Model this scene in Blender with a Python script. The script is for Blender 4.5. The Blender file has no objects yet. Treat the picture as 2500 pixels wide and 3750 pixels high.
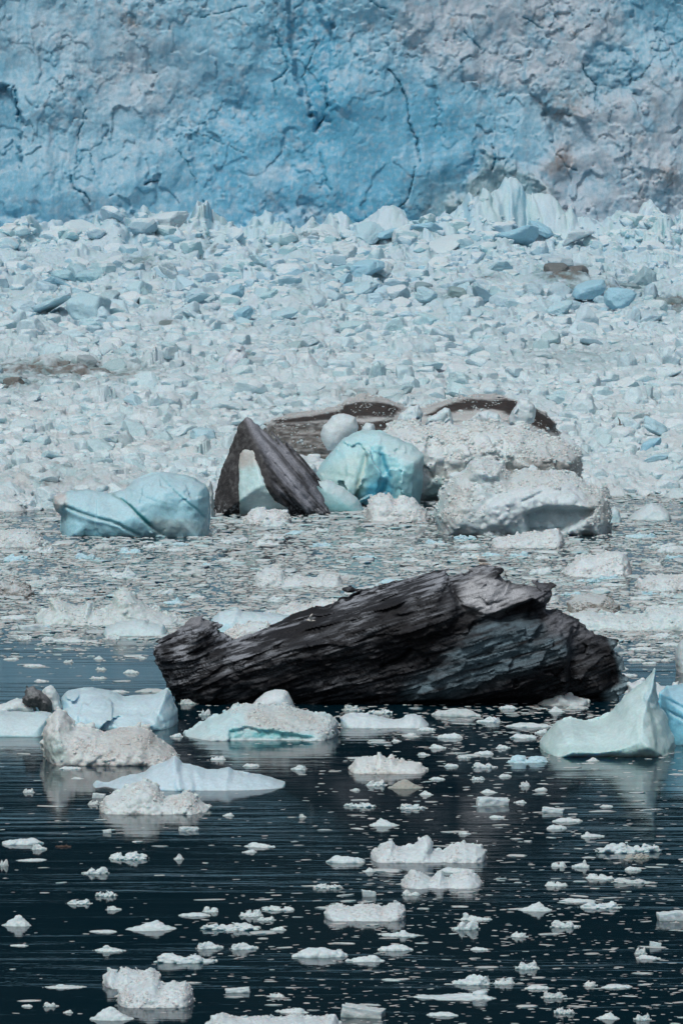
import bpy, math, random
import numpy as np
R = math.radians
scene = bpy.context.scene
COL = scene.collection

# ---------------------------------------------------------------- camera
FPX, CAMH = 20833.0, 41.0            # 200 mm lens on a 24 mm wide frame, ship's upper deck
PITCH = math.atan(1575.0 / FPX)
CP, SP = math.cos(PITCH), math.sin(PITCH)
cam_data = bpy.data.cameras.new("camera")
cam_data.sensor_fit = 'HORIZONTAL'
cam_data.sensor_width = 24.0
cam_data.lens = 200.0
cam_data.clip_start = 1.0
cam_data.clip_end = 9000.0
cam = bpy.data.objects.new("camera", cam_data)
cam.location = (0, 0, CAMH)
cam.rotation_euler = (math.pi / 2 - PITCH, 0, 0)
COL.objects.link(cam)
scene.camera = cam

# ---------------------------------------------------------------- sky, sun, exposure
SUN_EL, SUN_AZ = R(54), R(203)       # azimuth clockwise from +Y (light from behind-left of the camera)
world = bpy.data.worlds.new("World")
scene.world = world
world.use_nodes = True
wn, wl = world.node_tree.nodes, world.node_tree.links
wn.clear()
sky = wn.new('ShaderNodeTexSky'); sky.sky_type = 'NISHITA'
sky.sun_disc = False
sky.sun_elevation = SUN_EL
sky.sun_rotation = SUN_AZ
sky.altitude = 0; sky.air_density = 1.0; sky.dust_density = 5.0; sky.ozone_density = 1.0
hs = wn.new('ShaderNodeHueSaturation'); hs.inputs['Saturation'].default_value = 0.75
bg = wn.new('ShaderNodeBackground'); bg.inputs['Strength'].default_value = 0.09
wo = wn.new('ShaderNodeOutputWorld')
wl.new(sky.outputs[0], hs.inputs['Color']); wl.new(hs.outputs[0], bg.inputs[0]); wl.new(bg.outputs[0], wo.inputs[0])
sd = bpy.data.lights.new("sun", 'SUN')
sd.energy = 2.0; sd.angle = R(9); sd.color = (1.0, 0.98, 0.955)
sun = bpy.data.objects.new("sun", sd)
COL.objects.link(sun)
sun.rotation_euler = (math.pi / 2 - SUN_EL, 0, math.pi - SUN_AZ)
scene.view_settings.view_transform = 'Standard'
scene.view_settings.look = 'None'
scene.view_settings.exposure = -0.25
scene.view_settings.gamma = 1.0
scene.cycles.max_bounces = 6
scene.cycles.diffuse_bounces = 3
scene.cycles.glossy_bounces = 3

# ---------------------------------------------------------------- photo <-> place
def ray(px, py):
    u = (px - 1250.0) / FPX; v = (1875.0 - py) / FPX
    return u, CP + v * SP, -SP + v * CP          # x, y, z per unit depth
def ground(px, py, z=0.0):
    a, b, c = ray(px, py); t = (z - CAMH) / c
    return a * t, b * t
def at_y(px, py, Y):
    a, b, c = ray(px, py); t = Y / b
    return a * t, CAMH + c * t
def proj(x, y, z):
    zz = z - CAMH
    d = y * CP - zz * SP
    return 1250.0 + FPX * x / d, 1875.0 - FPX * (y * SP + zz * CP) / d

# ---------------------------------------------------------------- noise
def h32(ix, iy, iz, seed=0):
    with np.errstate(over='ignore'):
        h = (ix.astype(np.uint32) * np.uint32(374761393) + iy.astype(np.uint32) * np.uint32(668265263)
             + iz.astype(np.uint32) * np.uint32(2147483647 - 60493) + np.uint32((seed * 2654435761 + 12345) & 0xffffffff))
        h = (h ^ (h >> np.uint32(13))) * np.uint32(1274126177)
        h = (h ^ (h >> np.uint32(16))) * np.uint32(2246822519)
        return h ^ (h >> np.uint32(15))
def r01(h, k=0):
    with np.errstate(over='ignore'):
        g = (h + np.uint32(k * 40503 + 1)) * np.uint32(2654435761)
        g = (g ^ (g >> np.uint32(15))) * np.uint32(2246822519)
        g ^= g >> np.uint32(13)
    return (g & np.uint32(0xffffff)).astype(np.float32) / np.float32(0xffffff)
_rg = np.random.RandomState(5)
_G = _rg.normal(size=(64, 3)); _G = (_G / np.linalg.norm(_G, axis=1)[:, None]).astype(np.float32)
def pn(x, y, z, seed=0):
    x = np.asarray(x, np.float32); y = np.asarray(y, np.float32); z = np.asarray(z, np.float32)
    x, y, z = np.broadcast_arrays(x, y, z)
    x = x + np.float32(1000.37); y = y + np.float32(1000.73); z = z + np.float32(1000.11)
    X = np.floor(x); Y = np.floor(y); Z = np.floor(z)
    fx, fy, fz = x - X, y - Y, z - Z
    X = X.astype(np.int64); Y = Y.astype(np.int64); Z = Z.astype(np.int64)
    u = fx * fx * fx * (fx * (fx * 6 - 15) + 10); v = fy * fy * fy * (fy * (fy * 6 - 15) + 10); w = fz * fz * fz * (fz * (fz * 6 - 15) + 10)
    out = 0
    for a in (0, 1):
        for b in (0, 1):
            for c in (0, 1):
                g = _G[(h32(X + a, Y + b, Z + c, seed) & np.uint32(63)).astype(np.int64)]
                d = g[..., 0] * (fx - a) + g[..., 1] * (fy - b) + g[..., 2] * (fz - c)
                out = out + d * (u if a else 1 - u) * (v if b else 1 - v) * (w if c else 1 - w)
    return out * 1.6
def fbm(x, y, z, octv=4, seed=0, gain=0.5):
    s = 0; a = 1.0; t = 0
    for o in range(octv):
        k = 2.03 ** o
        s = s + a * pn(np.asarray(x) * k, np.asarray(y) * k, np.asarray(z) * k, seed + o * 7); t += a; a *= gain
    return s / t
def ridged(x, y, z, octv=4, seed=0):
    s = 0; a = 1.0; t = 0
    for o in range(octv):
        k = 2.1 ** o
        s = s + a * (1 - 2 * np.abs(pn(np.asarray(x) * k, np.asarray(y) * k, np.asarray(z) * k, seed + o * 7))); t += a; a *= 0.5
    return s / t
def worley3(x, y, z, seed=0):
    X = np.floor(x).astype(np.int64); Y = np.floor(y).astype(np.int64); Z = np.floor(z).astype(np.int64)
    f1 = np.full(x.shape, 9.0, np.float32); f2 = f1.copy()
    for a in (-1, 0, 1):
        for b in (-1, 0, 1):
            for c in (-1, 0, 1):
                h = h32(X + a, Y + b, Z + c, seed)
                d = (X + a + r01(h, 1) - x) ** 2 + (Y + b + r01(h, 2) - y) ** 2 + (Z + c + r01(h, 3) - z) ** 2
                d = d.astype(np.float32)
                f2 = np.minimum(f2, np.maximum(f1, d)); f1 = np.minimum(f1, d)
    return np.sqrt(f1), np.sqrt(f2)
def jumble(x, y, seed=0, tilt=1.0):
    """tilted broken blocks: every cell is its own slanted plane. returns height, edge distance, cell random"""
    X = np.floor(x).astype(np.int64); Y = np.floor(y).astype(np.int64)
    f1 = np.full(x.shape, 9.0); f2 = f1.copy(); hv = np.zeros(x.shape); cr = np.zeros(x.shape)
    for a in (-1, 0, 1):
        for b in (-1, 0, 1):
            h = h32(X + a, Y + b, X * 0, seed)
            dx = x - (X + a + r01(h, 1)); dy = y - (Y + b + r01(h, 2))
            ang = r01(h, 6) * 6.283; st = 0.7 + 0.8 * r01(h, 7)
            ex = (dx * np.cos(ang) + dy * np.sin(ang)) * st; ey = (-dx * np.sin(ang) + dy * np.cos(ang)) / st
            d = ex * ex + ey * ey
            val = r01(h, 3) + tilt * ((r01(h, 4) - .5) * dx + (r01(h, 5) - .5) * dy) * 2
            m = d < f1
            f2 = np.where(m, f1, np.minimum(f2, d)); hv = np.where(m, val, hv); cr = np.where(m, r01(h, 8), cr); f1 = np.where(m, d, f1)
    return hv, np.sqrt(f2) - np.sqrt(f1), cr
def sstep(a, b, x):
    t = np.clip((x - a) / (b - a), 0, 1); return t * t * (3 - 2 * t)
def sdpoly(px, py, poly):
    """signed distance to a polygon, negative inside"""
    px = np.asarray(px, float); py = np.asarray(py, float)
    d = np.full(px.shape, 1e18); s = np.ones(px.shape)
    n = len(poly)
    for i in range(n):
        ax, ay = poly[i]; bx, by = poly[i - 1]
        ex, ey = bx - ax, by - ay; wx, wy = px - ax, py - ay
        L = ex * ex + ey * ey + 1e-12
        t = np.clip((wx * ex + wy * ey) / L, 0, 1)
        d = np.minimum(d, (wx - ex * t) ** 2 + (wy - ey * t) ** 2)
        c1 = py >= ay; c2 = py < by; c3 = ex * wy > ey * wx
        flip = (c1 & c2 & c3) | (~c1 & ~c2 & ~c3)
        s = np.where(flip, -s, s)
    return s * np.sqrt(d)
def sdline(px, py, pts):
    d = np.full(np.shape(px), 1e18)
    for (ax, ay), (bx, by) in zip(pts[:-1], pts[1:]):
        ex, ey = bx - ax, by - ay; wx, wy = px - ax, py - ay
        t = np.clip((wx * ex + wy * ey) / (ex * ex + ey * ey + 1e-12), 0, 1)
        d = np.minimum(d, (wx - ex * t) ** 2 + (wy - ey * t) ** 2)
    return np.sqrt(d)
def PT(s):
    v = [float(q) for q in s.replace(',', ' ').split()]
    return list(zip(v[0::2], v[1::2]))

# ---------------------------------------------------------------- meshes
def mk_mesh(name, V, Fc, col=None, snow=None, smooth=True):
    V = np.ascontiguousarray(V, np.float32); Fc = np.ascontiguousarray(Fc, np.int32)
    k = Fc.shape[1]
    me = bpy.data.meshes.new(name)
    me.vertices.add(len(V)); me.vertices.foreach_set('co', V.ravel())
    me.loops.add(Fc.size); me.loops.foreach_set('vertex_index', Fc.ravel())
    me.polygons.add(len(Fc))
    me.polygons.foreach_set('loop_start', np.arange(len(Fc), dtype=np.int32) * k)
    me.polygons.foreach_set('loop_total', np.full(len(Fc), k, np.int32))
    me.polygons.foreach_set('use_smooth', np.full(len(Fc), smooth, bool))
    if col is not None:
        a = me.attributes.new('col', 'FLOAT_COLOR', 'POINT')
        c = np.ones((len(V), 4), np.float32); c[:, :3] = col
        a.data.foreach_set('color', c.ravel())
    if snow is not None:
        a = me.attributes.new('snow', 'FLOAT', 'POINT')
        a.data.foreach_set('value', np.ascontiguousarray(np.broadcast_to(snow, (len(V),)), np.float32))
    me.update(calc_edges=True)
    return me
def add(name, me, mat=None, parent=None, label=None, cat=None, group=None, kind=None):
    o = bpy.data.objects.new(name, me)
    COL.objects.link(o)
    if mat is not None and me is not None and len(me.materials) == 0: me.materials.append(mat)
    if parent is not None: o.parent = parent
    for k, v in (('label', label), ('category', cat), ('group', group), ('kind', kind)):
        if v: o[k] = v
    return o
def vnormals(V, Fc):
    if Fc.shape[1] == 4: n = np.cross(V[Fc[:, 2]] - V[Fc[:, 0]], V[Fc[:, 3]] - V[Fc[:, 1]])
    else: n = np.cross(V[Fc[:, 1]] - V[Fc[:, 0]], V[Fc[:, 2]] - V[Fc[:, 0]])
    N = np.zeros_like(V)
    for k in range(Fc.shape[1]):
        for c in range(3): N[:, c] += np.bincount(Fc[:, k], n[:, c], len(V))
    return N / (np.linalg.norm(N, axis=1)[:, None] + 1e-12)
def grid_faces(nu, nv):
    i = np.arange(nu - 1)[:, None] * nv + np.arange(nv - 1)[None]
    return np.stack([i, i + nv, i + nv + 1, i + 1], -1).reshape(-1, 4)
def surfnets(f, x, y, z):
    """naive surface nets: closed quad mesh of f = 0, f < 0 inside"""
    s = f < 0
    S = s[:-1, :-1, :-1].astype(np.uint8)
    for a in (0, 1):
        for b in (0, 1):
            for c in (0, 1):
                if a + b + c: S = S + s[a:a + S.shape[0], b:b + S.shape[1], c:c + S.shape[2]]
    ci, cj, ck = np.nonzero((S > 0) & (S < 8))
    idx = np.full(S.shape, -1, np.int32); idx[ci, cj, ck] = np.arange(len(ci))
    acc = np.zeros((len(ci), 3)); cnt = np.zeros(len(ci))
    C = [(a, b, c) for a in (0, 1) for b in (0, 1) for c in (0, 1)]
    for p in C:
        for q in C:
            if sum(q) - sum(p) == 1 and all(q[i] >= p[i] for i in range(3)):
                fp = f[ci + p[0], cj + p[1], ck + p[2]]; fq = f[ci + q[0], cj + q[1], ck + q[2]]
                m = (fp < 0) != (fq < 0)
                t = np.where(m, fp / (fp - fq + (fp == fq)), 0)
                for a in range(3): acc[:, a] += np.where(m, p[a] + (q[a] - p[a]) * t, 0)
                cnt += m
    acc /= cnt[:, None]
    V = np.stack([x[0] + (ci + acc[:, 0]) * (x[1] - x[0]), y[0] + (cj + acc[:, 1]) * (y[1] - y[0]), z[0] + (ck + acc[:, 2]) * (z[1] - z[0])], 1)
    out = []
    for ax in range(3):
        sl0 = [slice(None)] * 3; sl1 = [slice(None)] * 3
        sl0[ax] = slice(0, -1); sl1[ax] = slice(1, None)
        m = s[tuple(sl0)] != s[tuple(sl1)]
        I = np.stack(np.nonzero(m), 1)
        u, v = (ax + 1) % 3, (ax + 2) % 3
        I = I[(I[:, u] > 0) & (I[:, v] > 0) & (I[:, u] < idx.shape[u]) & (I[:, v] < idx.shape[v])]
        q = []
        for du, dv in ((-1, -1), (0, -1), (0, 0), (-1, 0)):
            J = I.copy(); J[:, u] += du; J[:, v] += dv
            q.append(idx[J[:, 0], J[:, 1], J[:, 2]])
        q = np.stack(q, 1)
        fl = ~s[I[:, 0], I[:, 1], I[:, 2]]
        q[fl] = q[fl][:, ::-1]
        out.append(q[(q >= 0).all(1)])
    return V, np.concatenate(out)

# ---------------------------------------------------------------- materials
def new_mat(name):
    m = bpy.data.materials.new(name); m.use_nodes = True
    return m, m.node_tree.nodes, m.node_tree.links, m.node_tree.nodes['Principled BSDF']
def ice_mat(name, rough=0.55, bscale=3.0, bstr=0.35, bdist=0.08, grain=0.12, snowcol=(.70, .735, .75), sss=0.0, tint=(.92, 1.0, 1.045)):
    m, n, l, b = new_mat(name)
    at = n.new('ShaderNodeAttribute'); at.attribute_name = 'col'
    sn = n.new('ShaderNodeAttribute'); sn.attribute_name = 'snow'
    oi = n.new('ShaderNodeObjectInfo')
    tc = n.new('ShaderNodeTexCoord'); geo = n.new('ShaderNodeNewGeometry'); sx = n.new('ShaderNodeSeparateXYZ')
    l.new(geo.outputs['Normal'], sx.inputs[0])
    nz = n.new('ShaderNodeTexNoise'); nz.inputs['Scale'].default_value = bscale; nz.inputs['Detail'].default_value = 6; nz.inputs['Roughness'].default_value = .65
    l.new(geo.outputs['Position'], nz.inputs['Vector'])
    # snow and frost lying on the faces that look up
    ad = n.new('ShaderNodeMath'); ad.operation = 'MULTIPLY_ADD'; ad.inputs[1].default_value = .7; 
    l.new(nz.outputs['Fac'], ad.inputs[0]); l.new(sx.outputs['Z'], ad.inputs[2])
    mr = n.new('ShaderNodeMapRange'); mr.inputs[1].default_value = .55; mr.inputs[2].default_value = 1.15; mr.interpolation_type = 'SMOOTHSTEP'
    l.new(ad.outputs[0], mr.inputs[0])
    mm = n.new('ShaderNodeMath'); mm.operation = 'MULTIPLY'; l.new(mr.outputs[0], mm.inputs[0]); l.new(sn.outputs['Fac'], mm.inputs[1])
    mx = n.new('ShaderNodeMix'); mx.data_type = 'RGBA'; mx.blend_type = 'MIX'
    l.new(mm.outputs[0], mx.inputs[0]); l.new(at.outputs['Color'], mx.inputs[6]); mx.inputs[7].default_value = (*snowcol, 1)
    mo = n.new('ShaderNodeMix'); mo.data_type = 'RGBA'; mo.blend_type = 'MULTIPLY'; mo.inputs[0].default_value = 1
    l.new(mx.outputs[2], mo.inputs[6]); l.new(oi.outputs['Color'], mo.inputs[7])
    # grain
    g = n.new('ShaderNodeMapRange'); g.inputs[1].default_value = .3; g.inputs[2].default_value = .7; g.inputs[3].default_value = 1 - grain * 1.6; g.inputs[4].default_value = 1 + grain * .6
    n2 = n.new('ShaderNodeTexNoise'); n2.inputs['Scale'].default_value = bscale * 2.7; n2.inputs['Detail'].default_value = 5; n2.inputs['Roughness'].default_value = .7
    l.new(geo.outputs['Position'], n2.inputs['Vector']); l.new(n2.outputs['Fac'], g.inputs[0])
    mg = n.new('ShaderNodeVectorMath'); mg.operation = 'SCALE'
    l.new(mo.outputs[2], mg.inputs[0]); l.new(g.outputs[0], mg.inputs['Scale'])
    mt = n.new('ShaderNodeVectorMath'); mt.operation = 'MULTIPLY'; mt.inputs[1].default_value = tint
    l.new(mg.outputs[0], mt.inputs[0]); l.new(mt.outputs[0], b.inputs['Base Color'])
    bp = n.new('ShaderNodeBump'); bp.inputs['Strength'].default_value = bstr; bp.inputs['Distance'].default_value = bdist
    l.new(nz.outputs['Fac'], bp.inputs['Height']); l.new(bp.outputs[0], b.inputs['Normal'])
    b.inputs['Roughness'].default_value = rough
    b.inputs['IOR'].default_value = 1.31
    if sss:
        b.inputs['Subsurface Weight'].default_value = sss
        b.inputs['Subsurface Radius'].default_value = (.25, .7, 1.0)
        b.inputs['Subsurface Scale'].default_value = .5
    return m
M_ICE = ice_mat('rough_white_ice', rough=.45, bscale=2.4, bstr=.6, bdist=.14, sss=.45, tint=(.885, 1.0, 1.05))
M_CLEAR = ice_mat('smooth_blue_ice', rough=.33, bscale=2.0, bstr=.6, bdist=.14, grain=.10, sss=.45)
M_DARK = ice_mat('dirty_black_ice', rough=.5, bscale=5.0, bstr=1.0, bdist=.14, grain=.4, snowcol=(.34, .33, .33), tint=(.90, 1, 1.08))
M_WALL = ice_mat('glacier_face_ice', rough=.55, bscale=2.6, bstr=.16, bdist=.08, grain=.16, snowcol=(.48, .56, .63), sss=.3, tint=(.97, 1, 1.02))
M_FIELD = ice_mat('rubble_ice', rough=.6, bscale=2.6, bstr=.6, bdist=.12, grain=.14, sss=.35, tint=(.90, 1.0, 1.045))
HAZE = 0.0

# ================================================================ SETTING
# ---- water: one sheet out past the frame on every side
mw, n, l, b = new_mat('fjord_water')
geo = n.new('ShaderNodeNewGeometry'); mp = n.new('ShaderNodeMapping'); mp.inputs['Scale'].default_value = (.11, .55, 1)
l.new(geo.outputs['Position'], mp.inputs[0])
w1 = n.new('ShaderNodeTexNoise'); w1.inputs['Scale'].default_value = 1.0; w1.inputs['Detail'].default_value = 5; w1.inputs['Roughness'].default_value = .55; w1.inputs['Distortion'].default_value = .4
l.new(mp.outputs[0], w1.inputs['Vector'])
mp2 = n.new('ShaderNodeMapping'); mp2.inputs['Scale'].default_value = (.02, .06, 1); l.new(geo.outputs['Position'], mp2.inputs[0])
w2 = n.new('ShaderNodeTexNoise'); w2.inputs['Scale'].default_value = 1.0; w2.inputs['Detail'].default_value = 3
l.new(mp2.outputs[0], w2.inputs['Vector'])
mr = n.new('ShaderNodeMapRange'); mr.inputs[1].default_value = .38; mr.inputs[2].default_value = .62; mr.inputs[3].default_value = .25; mr.inputs[4].default_value = 1.0
l.new(w2.outputs['Fac'], mr.inputs[0])
mm = n.new('ShaderNodeMath'); mm.operation = 'MULTIPLY'; l.new(w1.outputs['Fac'], mm.inputs[0]); l.new(mr.outputs[0], mm.inputs[1])
bp = n.new('ShaderNodeBump'); bp.inputs['Strength'].default_value = 1.0; bp.inputs['Distance'].default_value = .055
l.new(mm.outputs[0], bp.inputs['Height']); l.new(bp.outputs[0], b.inputs['Normal'])
b.inputs['Base Color'].default_value = (.0008, .0165, .028, 1)
b.inputs['Roughness'].default_value = .06; b.inputs['IOR'].default_value = 1.333
V = np.array([(-3000, -300, 0), (3000, -300, 0), (3000, 1080, 0), (-3000, 1080, 0)], float)
add('water', mk_mesh('water', V, np.array([[0, 1, 2, 3]])), mw, kind='structure', label='dark teal fjord water with long low ripples and ice reflections')

# ---- dark rock mountain slopes round the glacier (only their reflection is in the picture)
mr_, n, l, b = new_mat('mountain_rock')
tn = n.new('ShaderNodeTexNoise'); tn.inputs['Scale'].default_value = .02; tn.inputs['Detail'].default_value = 8
geo = n.new('ShaderNodeNewGeometry'); l.new(geo.outputs['Position'], tn.inputs['Vector'])
cr = n.new('ShaderNodeValToRGB'); cr.color_ramp.elements[0].color = (.005, .008, .009, 1); cr.color_ramp.elements[1].color = (.018, .024, .025, 1)
cr.color_ramp.elements[0].position = .35; cr.color_ramp.elements[1].position = .7
l.new(tn.outputs['Fac'], cr.inputs[0]); l.new(cr.outputs[0], b.inputs['Base Color']); b.inputs['Roughness'].default_value = 1; b.inputs['Specular IOR Level'].default_value = 0
gx, gy = np.meshgrid(np.linspace(-2200, 2200, 150), np.linspace(0, 1, 60), indexing='ij')
# a valley: slopes climb from the glacier's back and both sides
ang = gx / 2200 * 2.3
rad = 1150 + gy * 1500
mx_, my_ = np.sin(ang) * rad * .8, np.cos(ang) * rad * .55 + 620
hz = 30 + 1150 * gy ** .7 + 60 * fbm(mx_ / 300, my_ / 300, 0, 5, 3) + 25 * ridged(mx_ / 90, my_ / 90, 0, 3, 9)
hz[:, 0] = -5
add('mountain_slopes', mk_mesh('mountain_slopes', np.stack([mx_, my_, hz], -1).reshape(-1, 3), grid_faces(*gx.shape)[:, ::-1]), mr_, kind='structure',
    label='dark rock mountain slopes rising around the glacier')

# ---- glacier face, about 1 km off, 70 m high
WHITE = np.array((.47, .54, .60)); LILAC = np.array((.47, .53, .60)); BLUE = np.array((.15, .44, .62)); DEEP = np.array((.05, .28, .42)); TAN = np.array((.30, .25, .23)); GREENISH = np.array((.33, .42, .42))
def mixc(c, col, w):
    return c * (1 - w[..., None]) + np.asarray(col) * w[..., None]
cols_x = np.unique(np.concatenate([np.arange(-300, -70, 1.2), np.arange(-70, 70, .21), np.arange(70, 301, 1.2)]))
zs_ = np.unique(np.concatenate([np.arange(2, 60, .21), np.arange(60, 78, .6)]))
gx, gz = np.meshgrid(cols_x, zs_, indexing='ij')
PX, PY = proj(gx, 1000.0, gz)
wx = fbm(gx / 7, gz / 7, 0, 4, 11) * 60; wy = fbm(gx / 7, gz / 7, 5.5, 4, 12) * 60
wx2 = fbm(gx / 1.5, gz / 1.5, 2, 3, 13) * 22; wy2 = fbm(gx / 1.5, gz / 1.5, 7, 3, 14) * 22
QX, QY = PX + wx + wx2, PY + wy + wy2
def blob(cx, cy, rx, ry, k=1.0): return k * np.exp(-(((QX - cx) / rx) ** 2 + ((QY - cy) / ry) ** 2))
def inside(poly, soft): return sstep(soft, -soft, sdpoly(QX, QY, PT(poly)))
smooth_m = np.clip(blob(1500, 500, 330, 270) + blob(900, 520, 330, 200, .45) + blob(130, 700, 260, 150, .8) + blob(650, 800, 330, 90, .6) + blob(2000, 600, 90, 80, .6), 0, 1)
d = 6.5 * fbm(gx / 34, gz / 26, 1, 3, 21) + .8 * ridged(gx / 7, gz / 30, 2, 2, 27) - 1.2 * (gz - 10) * .10
d += 2.2 * fbm(gx / 11, gz / 16, 3, 3, 22) + .28 * fbm(gx / 2.5, gz / 3, 3, 3, 29) * (1 - .6 * smooth_m)
j1, e1, c1 = jumble(gx / 5.5 + fbm(gx / 4, gz / 4, 0, 2, 5) * .9, gz / 8 + fbm(gx / 4, gz / 4, 9, 2, 6) * .8, 31, 1.2)
j2, e2, c2 = jumble(gx / 1.8 + fbm(gx, gz, 0, 2, 7) * .5, gz / 2.3 + fbm(gx, gz, 9, 2, 8) * .5, 32, 1.2)
j3, e3, c3 = jumble(gx / .75, gz / .8, 33, 1.0)
rough = (1 - .85 * smooth_m) * np.clip(.55 + 1.6 * fbm(gx / 12, gz / 12, 7, 3, 28), .12, 1.2)
d += (j1 - .5) * .6 * (1 - .6 * smooth_m) + (j2 - .5) * .38 * rough + (j3 - .5) * .16 * rough
d -= .2 * np.exp(-(e1 / .05) ** 2) * rough
d += .11 * fbm(gx / .7, gz / .9, 0, 3, 23)
crev = ridged(gx / 5, gz / 22, 4, 3, 25); d -= .35 * sstep(.55, .85, crev) * rough
# authored relief: buttresses, pockets and ledges of this face
but_r = inside('1960,1000 2010,800 1960,640 2040,520 2090,420 2200,360 2330,340 2420,230 2520,330 2700,330 2700,1000', 26)
d += 3.6 * but_r
pocket = inside('2140,215 2200,150 2330,170 2350,260 2300,340 2240,330 2180,300', 22) * np.clip(.75 + 1.5 * fbm(gx / 2.5, gz / 2.5, 5, 3, 19), .2, 1.2); d -= 1.0 * pocket
pocket2 = inside('1990,400 2110,430 2180,520 2110,560 2010,510 1975,450', 16); d -= 2.0 * pocket2
corner = inside('2270,-80 2320,60 2420,130 2520,240 2700,200 2700,-80', 16); d -= 2.2 * corner
hollow = inside('-90,320 30,312 55,390 60,520 40,620 -90,640', 9); d -= 3.4 * hollow
recess = inside('1130,-60 1195,60 1205,300 1195,450 1150,480 1085,300 1060,120 1050,-60', 12); d -= 2.4 * recess
ramp = inside('1600,850 1720,660 1770,540 1850,590 1950,610 2050,720 2080,1000 1560,1000', 18); d += 2.8 * ramp
upper_r = inside('1420,-90 1500,130 1650,230 1800,310 2000,330 2140,260 2270,120 2260,-90', 38); d += 1.1 * upper_r
ledge = inside('1760,770 1830,730 2000,712 2080,760 2110,850 2050,880 1940,830 1800,840 1745,815', 9); d += 3.4 * ledge
band = inside('1750,815 1800,780 1935,790 1950,830 1890,850 1770,838', 6); d += 1.8 * band
gap = inside('1800,842 1930,838 1950,870 1850,880', 6); d -= 3.6 * gap
arch = inside('0,1000 0,800 200,840 420,780 560,800 740,780 880,840 1080,760 1160,790 1100,1000', 14); d += 1.6 * arch
# crevices
QX3, QY3 = PX + wx2 * .5 + wx * .12, PY + wy2 * .5
crk = np.zeros(gx.shape)
for pts, w_, dep in (('1425,250 1465,300 1490,370 1500,450 1528,520 1530,570 1540,590', 4.5, 2.2), ('1520,610 1512,660 1498,720 1470,760', 3.6, 1.6),
                 ('307,398 300,450 285,500 281,560 279,600', 3.5, 1.4), ('258,640 262,670 280,695 310,705 330,740', 5, 1.8), ('325,560 335,600 345,640', 3, 1),
                 ('530,672 575,660', 7, 2.0), ('640,540 680,590 720,670', 2.6, 1), ('640,450 760,505 900,560', 2.4, .8), ('1000,100 1060,250 1000,300 1010,350', 5, 1.2),
                 ('1805,540 1812,590 1800,620', 8, 2.2), ('2135,230 2150,275 2190,310 2180,400', 5, 2.0), ('1590,360 1605,400 1595,470', 3, .9),
                 ('1195,300 1195,420 1160,470', 5, 2.0), ('1140,200 1110,280 1150,460', 4, 1.2), ('1700,110 1760,180', 4, 1), ('745,730 740,790', 5, 1.4), ('735,60 900,20', 4, 1),
                 ('520,855 526,885', 6, 2), ('2020,540 2080,610 2110,625', 5, 1.2), ('50,330 58,400 56,440', 7, 2.4), ('1410,30 1350,0', 6, 1), ('1920,60 1990,100', 5, 1.2), ('1170,560 1190,640 1210,700', 5, 1)):
    dl = sdline(QX3, QY3, PT(pts)); g_ = np.exp(-(dl / (w_ * .62)) ** 2); d -= dep * .55 * g_; crk = np.maximum(crk, g_)
yy = 1000.0 - d
# ice colours, darker blue in cracks and pockets, darkest in the undercut gap
c = np.broadcast_to(np.array((.25, .48, .61)), gx.shape + (3,)).copy()
c = mixc(c, BLUE, np.clip(blob(1000, 560, 420, 420, .9) + blob(1350, 700, 420, 260, .9) + blob(1500, 480, 300, 300, .7) + blob(100, 760, 350, 150, .5), 0, 1))
c = mixc(c, (.09, .38, .56), np.clip(blob(1300, 800, 170, 80, 1.0) + blob(1180, 330, 70, 260, .9) + blob(1660, 400, 120, 160, .35) + blob(1080, 120, 110, 130, .5) + blob(1930, 650, 90, 60, .8), 0, 1))
wt = np.clip(blob(500, 300, 200, 160, 1.0) + blob(250, 130, 300, 130, .6) + upper_r * .95 + but_r * .8 + blob(1800, 120, 340, 150, .8) + blob(2300, 620, 260, 200, .7) + blob(1650, 120, 200, 120, .7) + blob(970, 660, 60, 70, .5) + blob(1090, 800, 130, 60, .5), 0, 1)
wt = np.clip(wt * (.75 + .9 * fbm(gx / 3, gz / 3, 0, 4, 41)), 0, 1)
c = mixc(c, WHITE, wt * .85); c = mixc(c, LILAC, np.clip(upper_r + but_r * .8, 0, 1) * .5 * wt)
rn = fbm(gx / 1.6, gz / 1.9, 3, 5, 42)
c = mixc(c, WHITE * .95, sstep(.02, .38, rn) * (.25 + .45 * rough)); c = mixc(c, (.13, .34, .46), sstep(.08, .45, -rn) * .6)
c = mixc(c, GREENISH, np.clip(ramp * .7 + blob(1650, 770, 120, 110, .7), 0, 1) * .8)
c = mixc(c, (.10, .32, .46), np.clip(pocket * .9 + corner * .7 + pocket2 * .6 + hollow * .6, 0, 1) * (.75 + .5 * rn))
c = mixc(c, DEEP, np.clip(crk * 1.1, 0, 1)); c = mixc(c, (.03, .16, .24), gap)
for cx, cy, rx, ry, k in ((2080, 380, 120, 70, .5), (2110, 410, 30, 25, .9), (2030, 440, 50, 60, .6), (2075, 570, 40, 60, .95), (2050, 600, 70, 30, .5), (2460, 630, 35, 50, .8), (2400, 450, 15, 90, .5), (2320, 530, 18, 20, .5), (478, 90, 22, 28, .9), (500, 140, 20, 10, .5), (1660, 70, 12, 12, .8), (2110, 125, 12, 10, .7), (1960, 60, 60, 40, .35), (1880, 760, 60, 40, .4), (1990, 770, 25, 60, .5), (330, 760, 40, 60, .25), (530, 820, 180, 20, .35), (2240, 300, 150, 90, .2), (2340, 780, 20, 90, .4)):
    c = mixc(c, TAN, blob(cx, cy, rx, ry, k) * np.clip(.75 + 1.2 * fbm(gx / .9, gz / .9, 0, 3, 44), 0, 1))
fn = fbm(gx / .55, gz / .8, 8, 4, 48); mn = fbm(gx / 4, gz / 5, 12, 4, 49)
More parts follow.
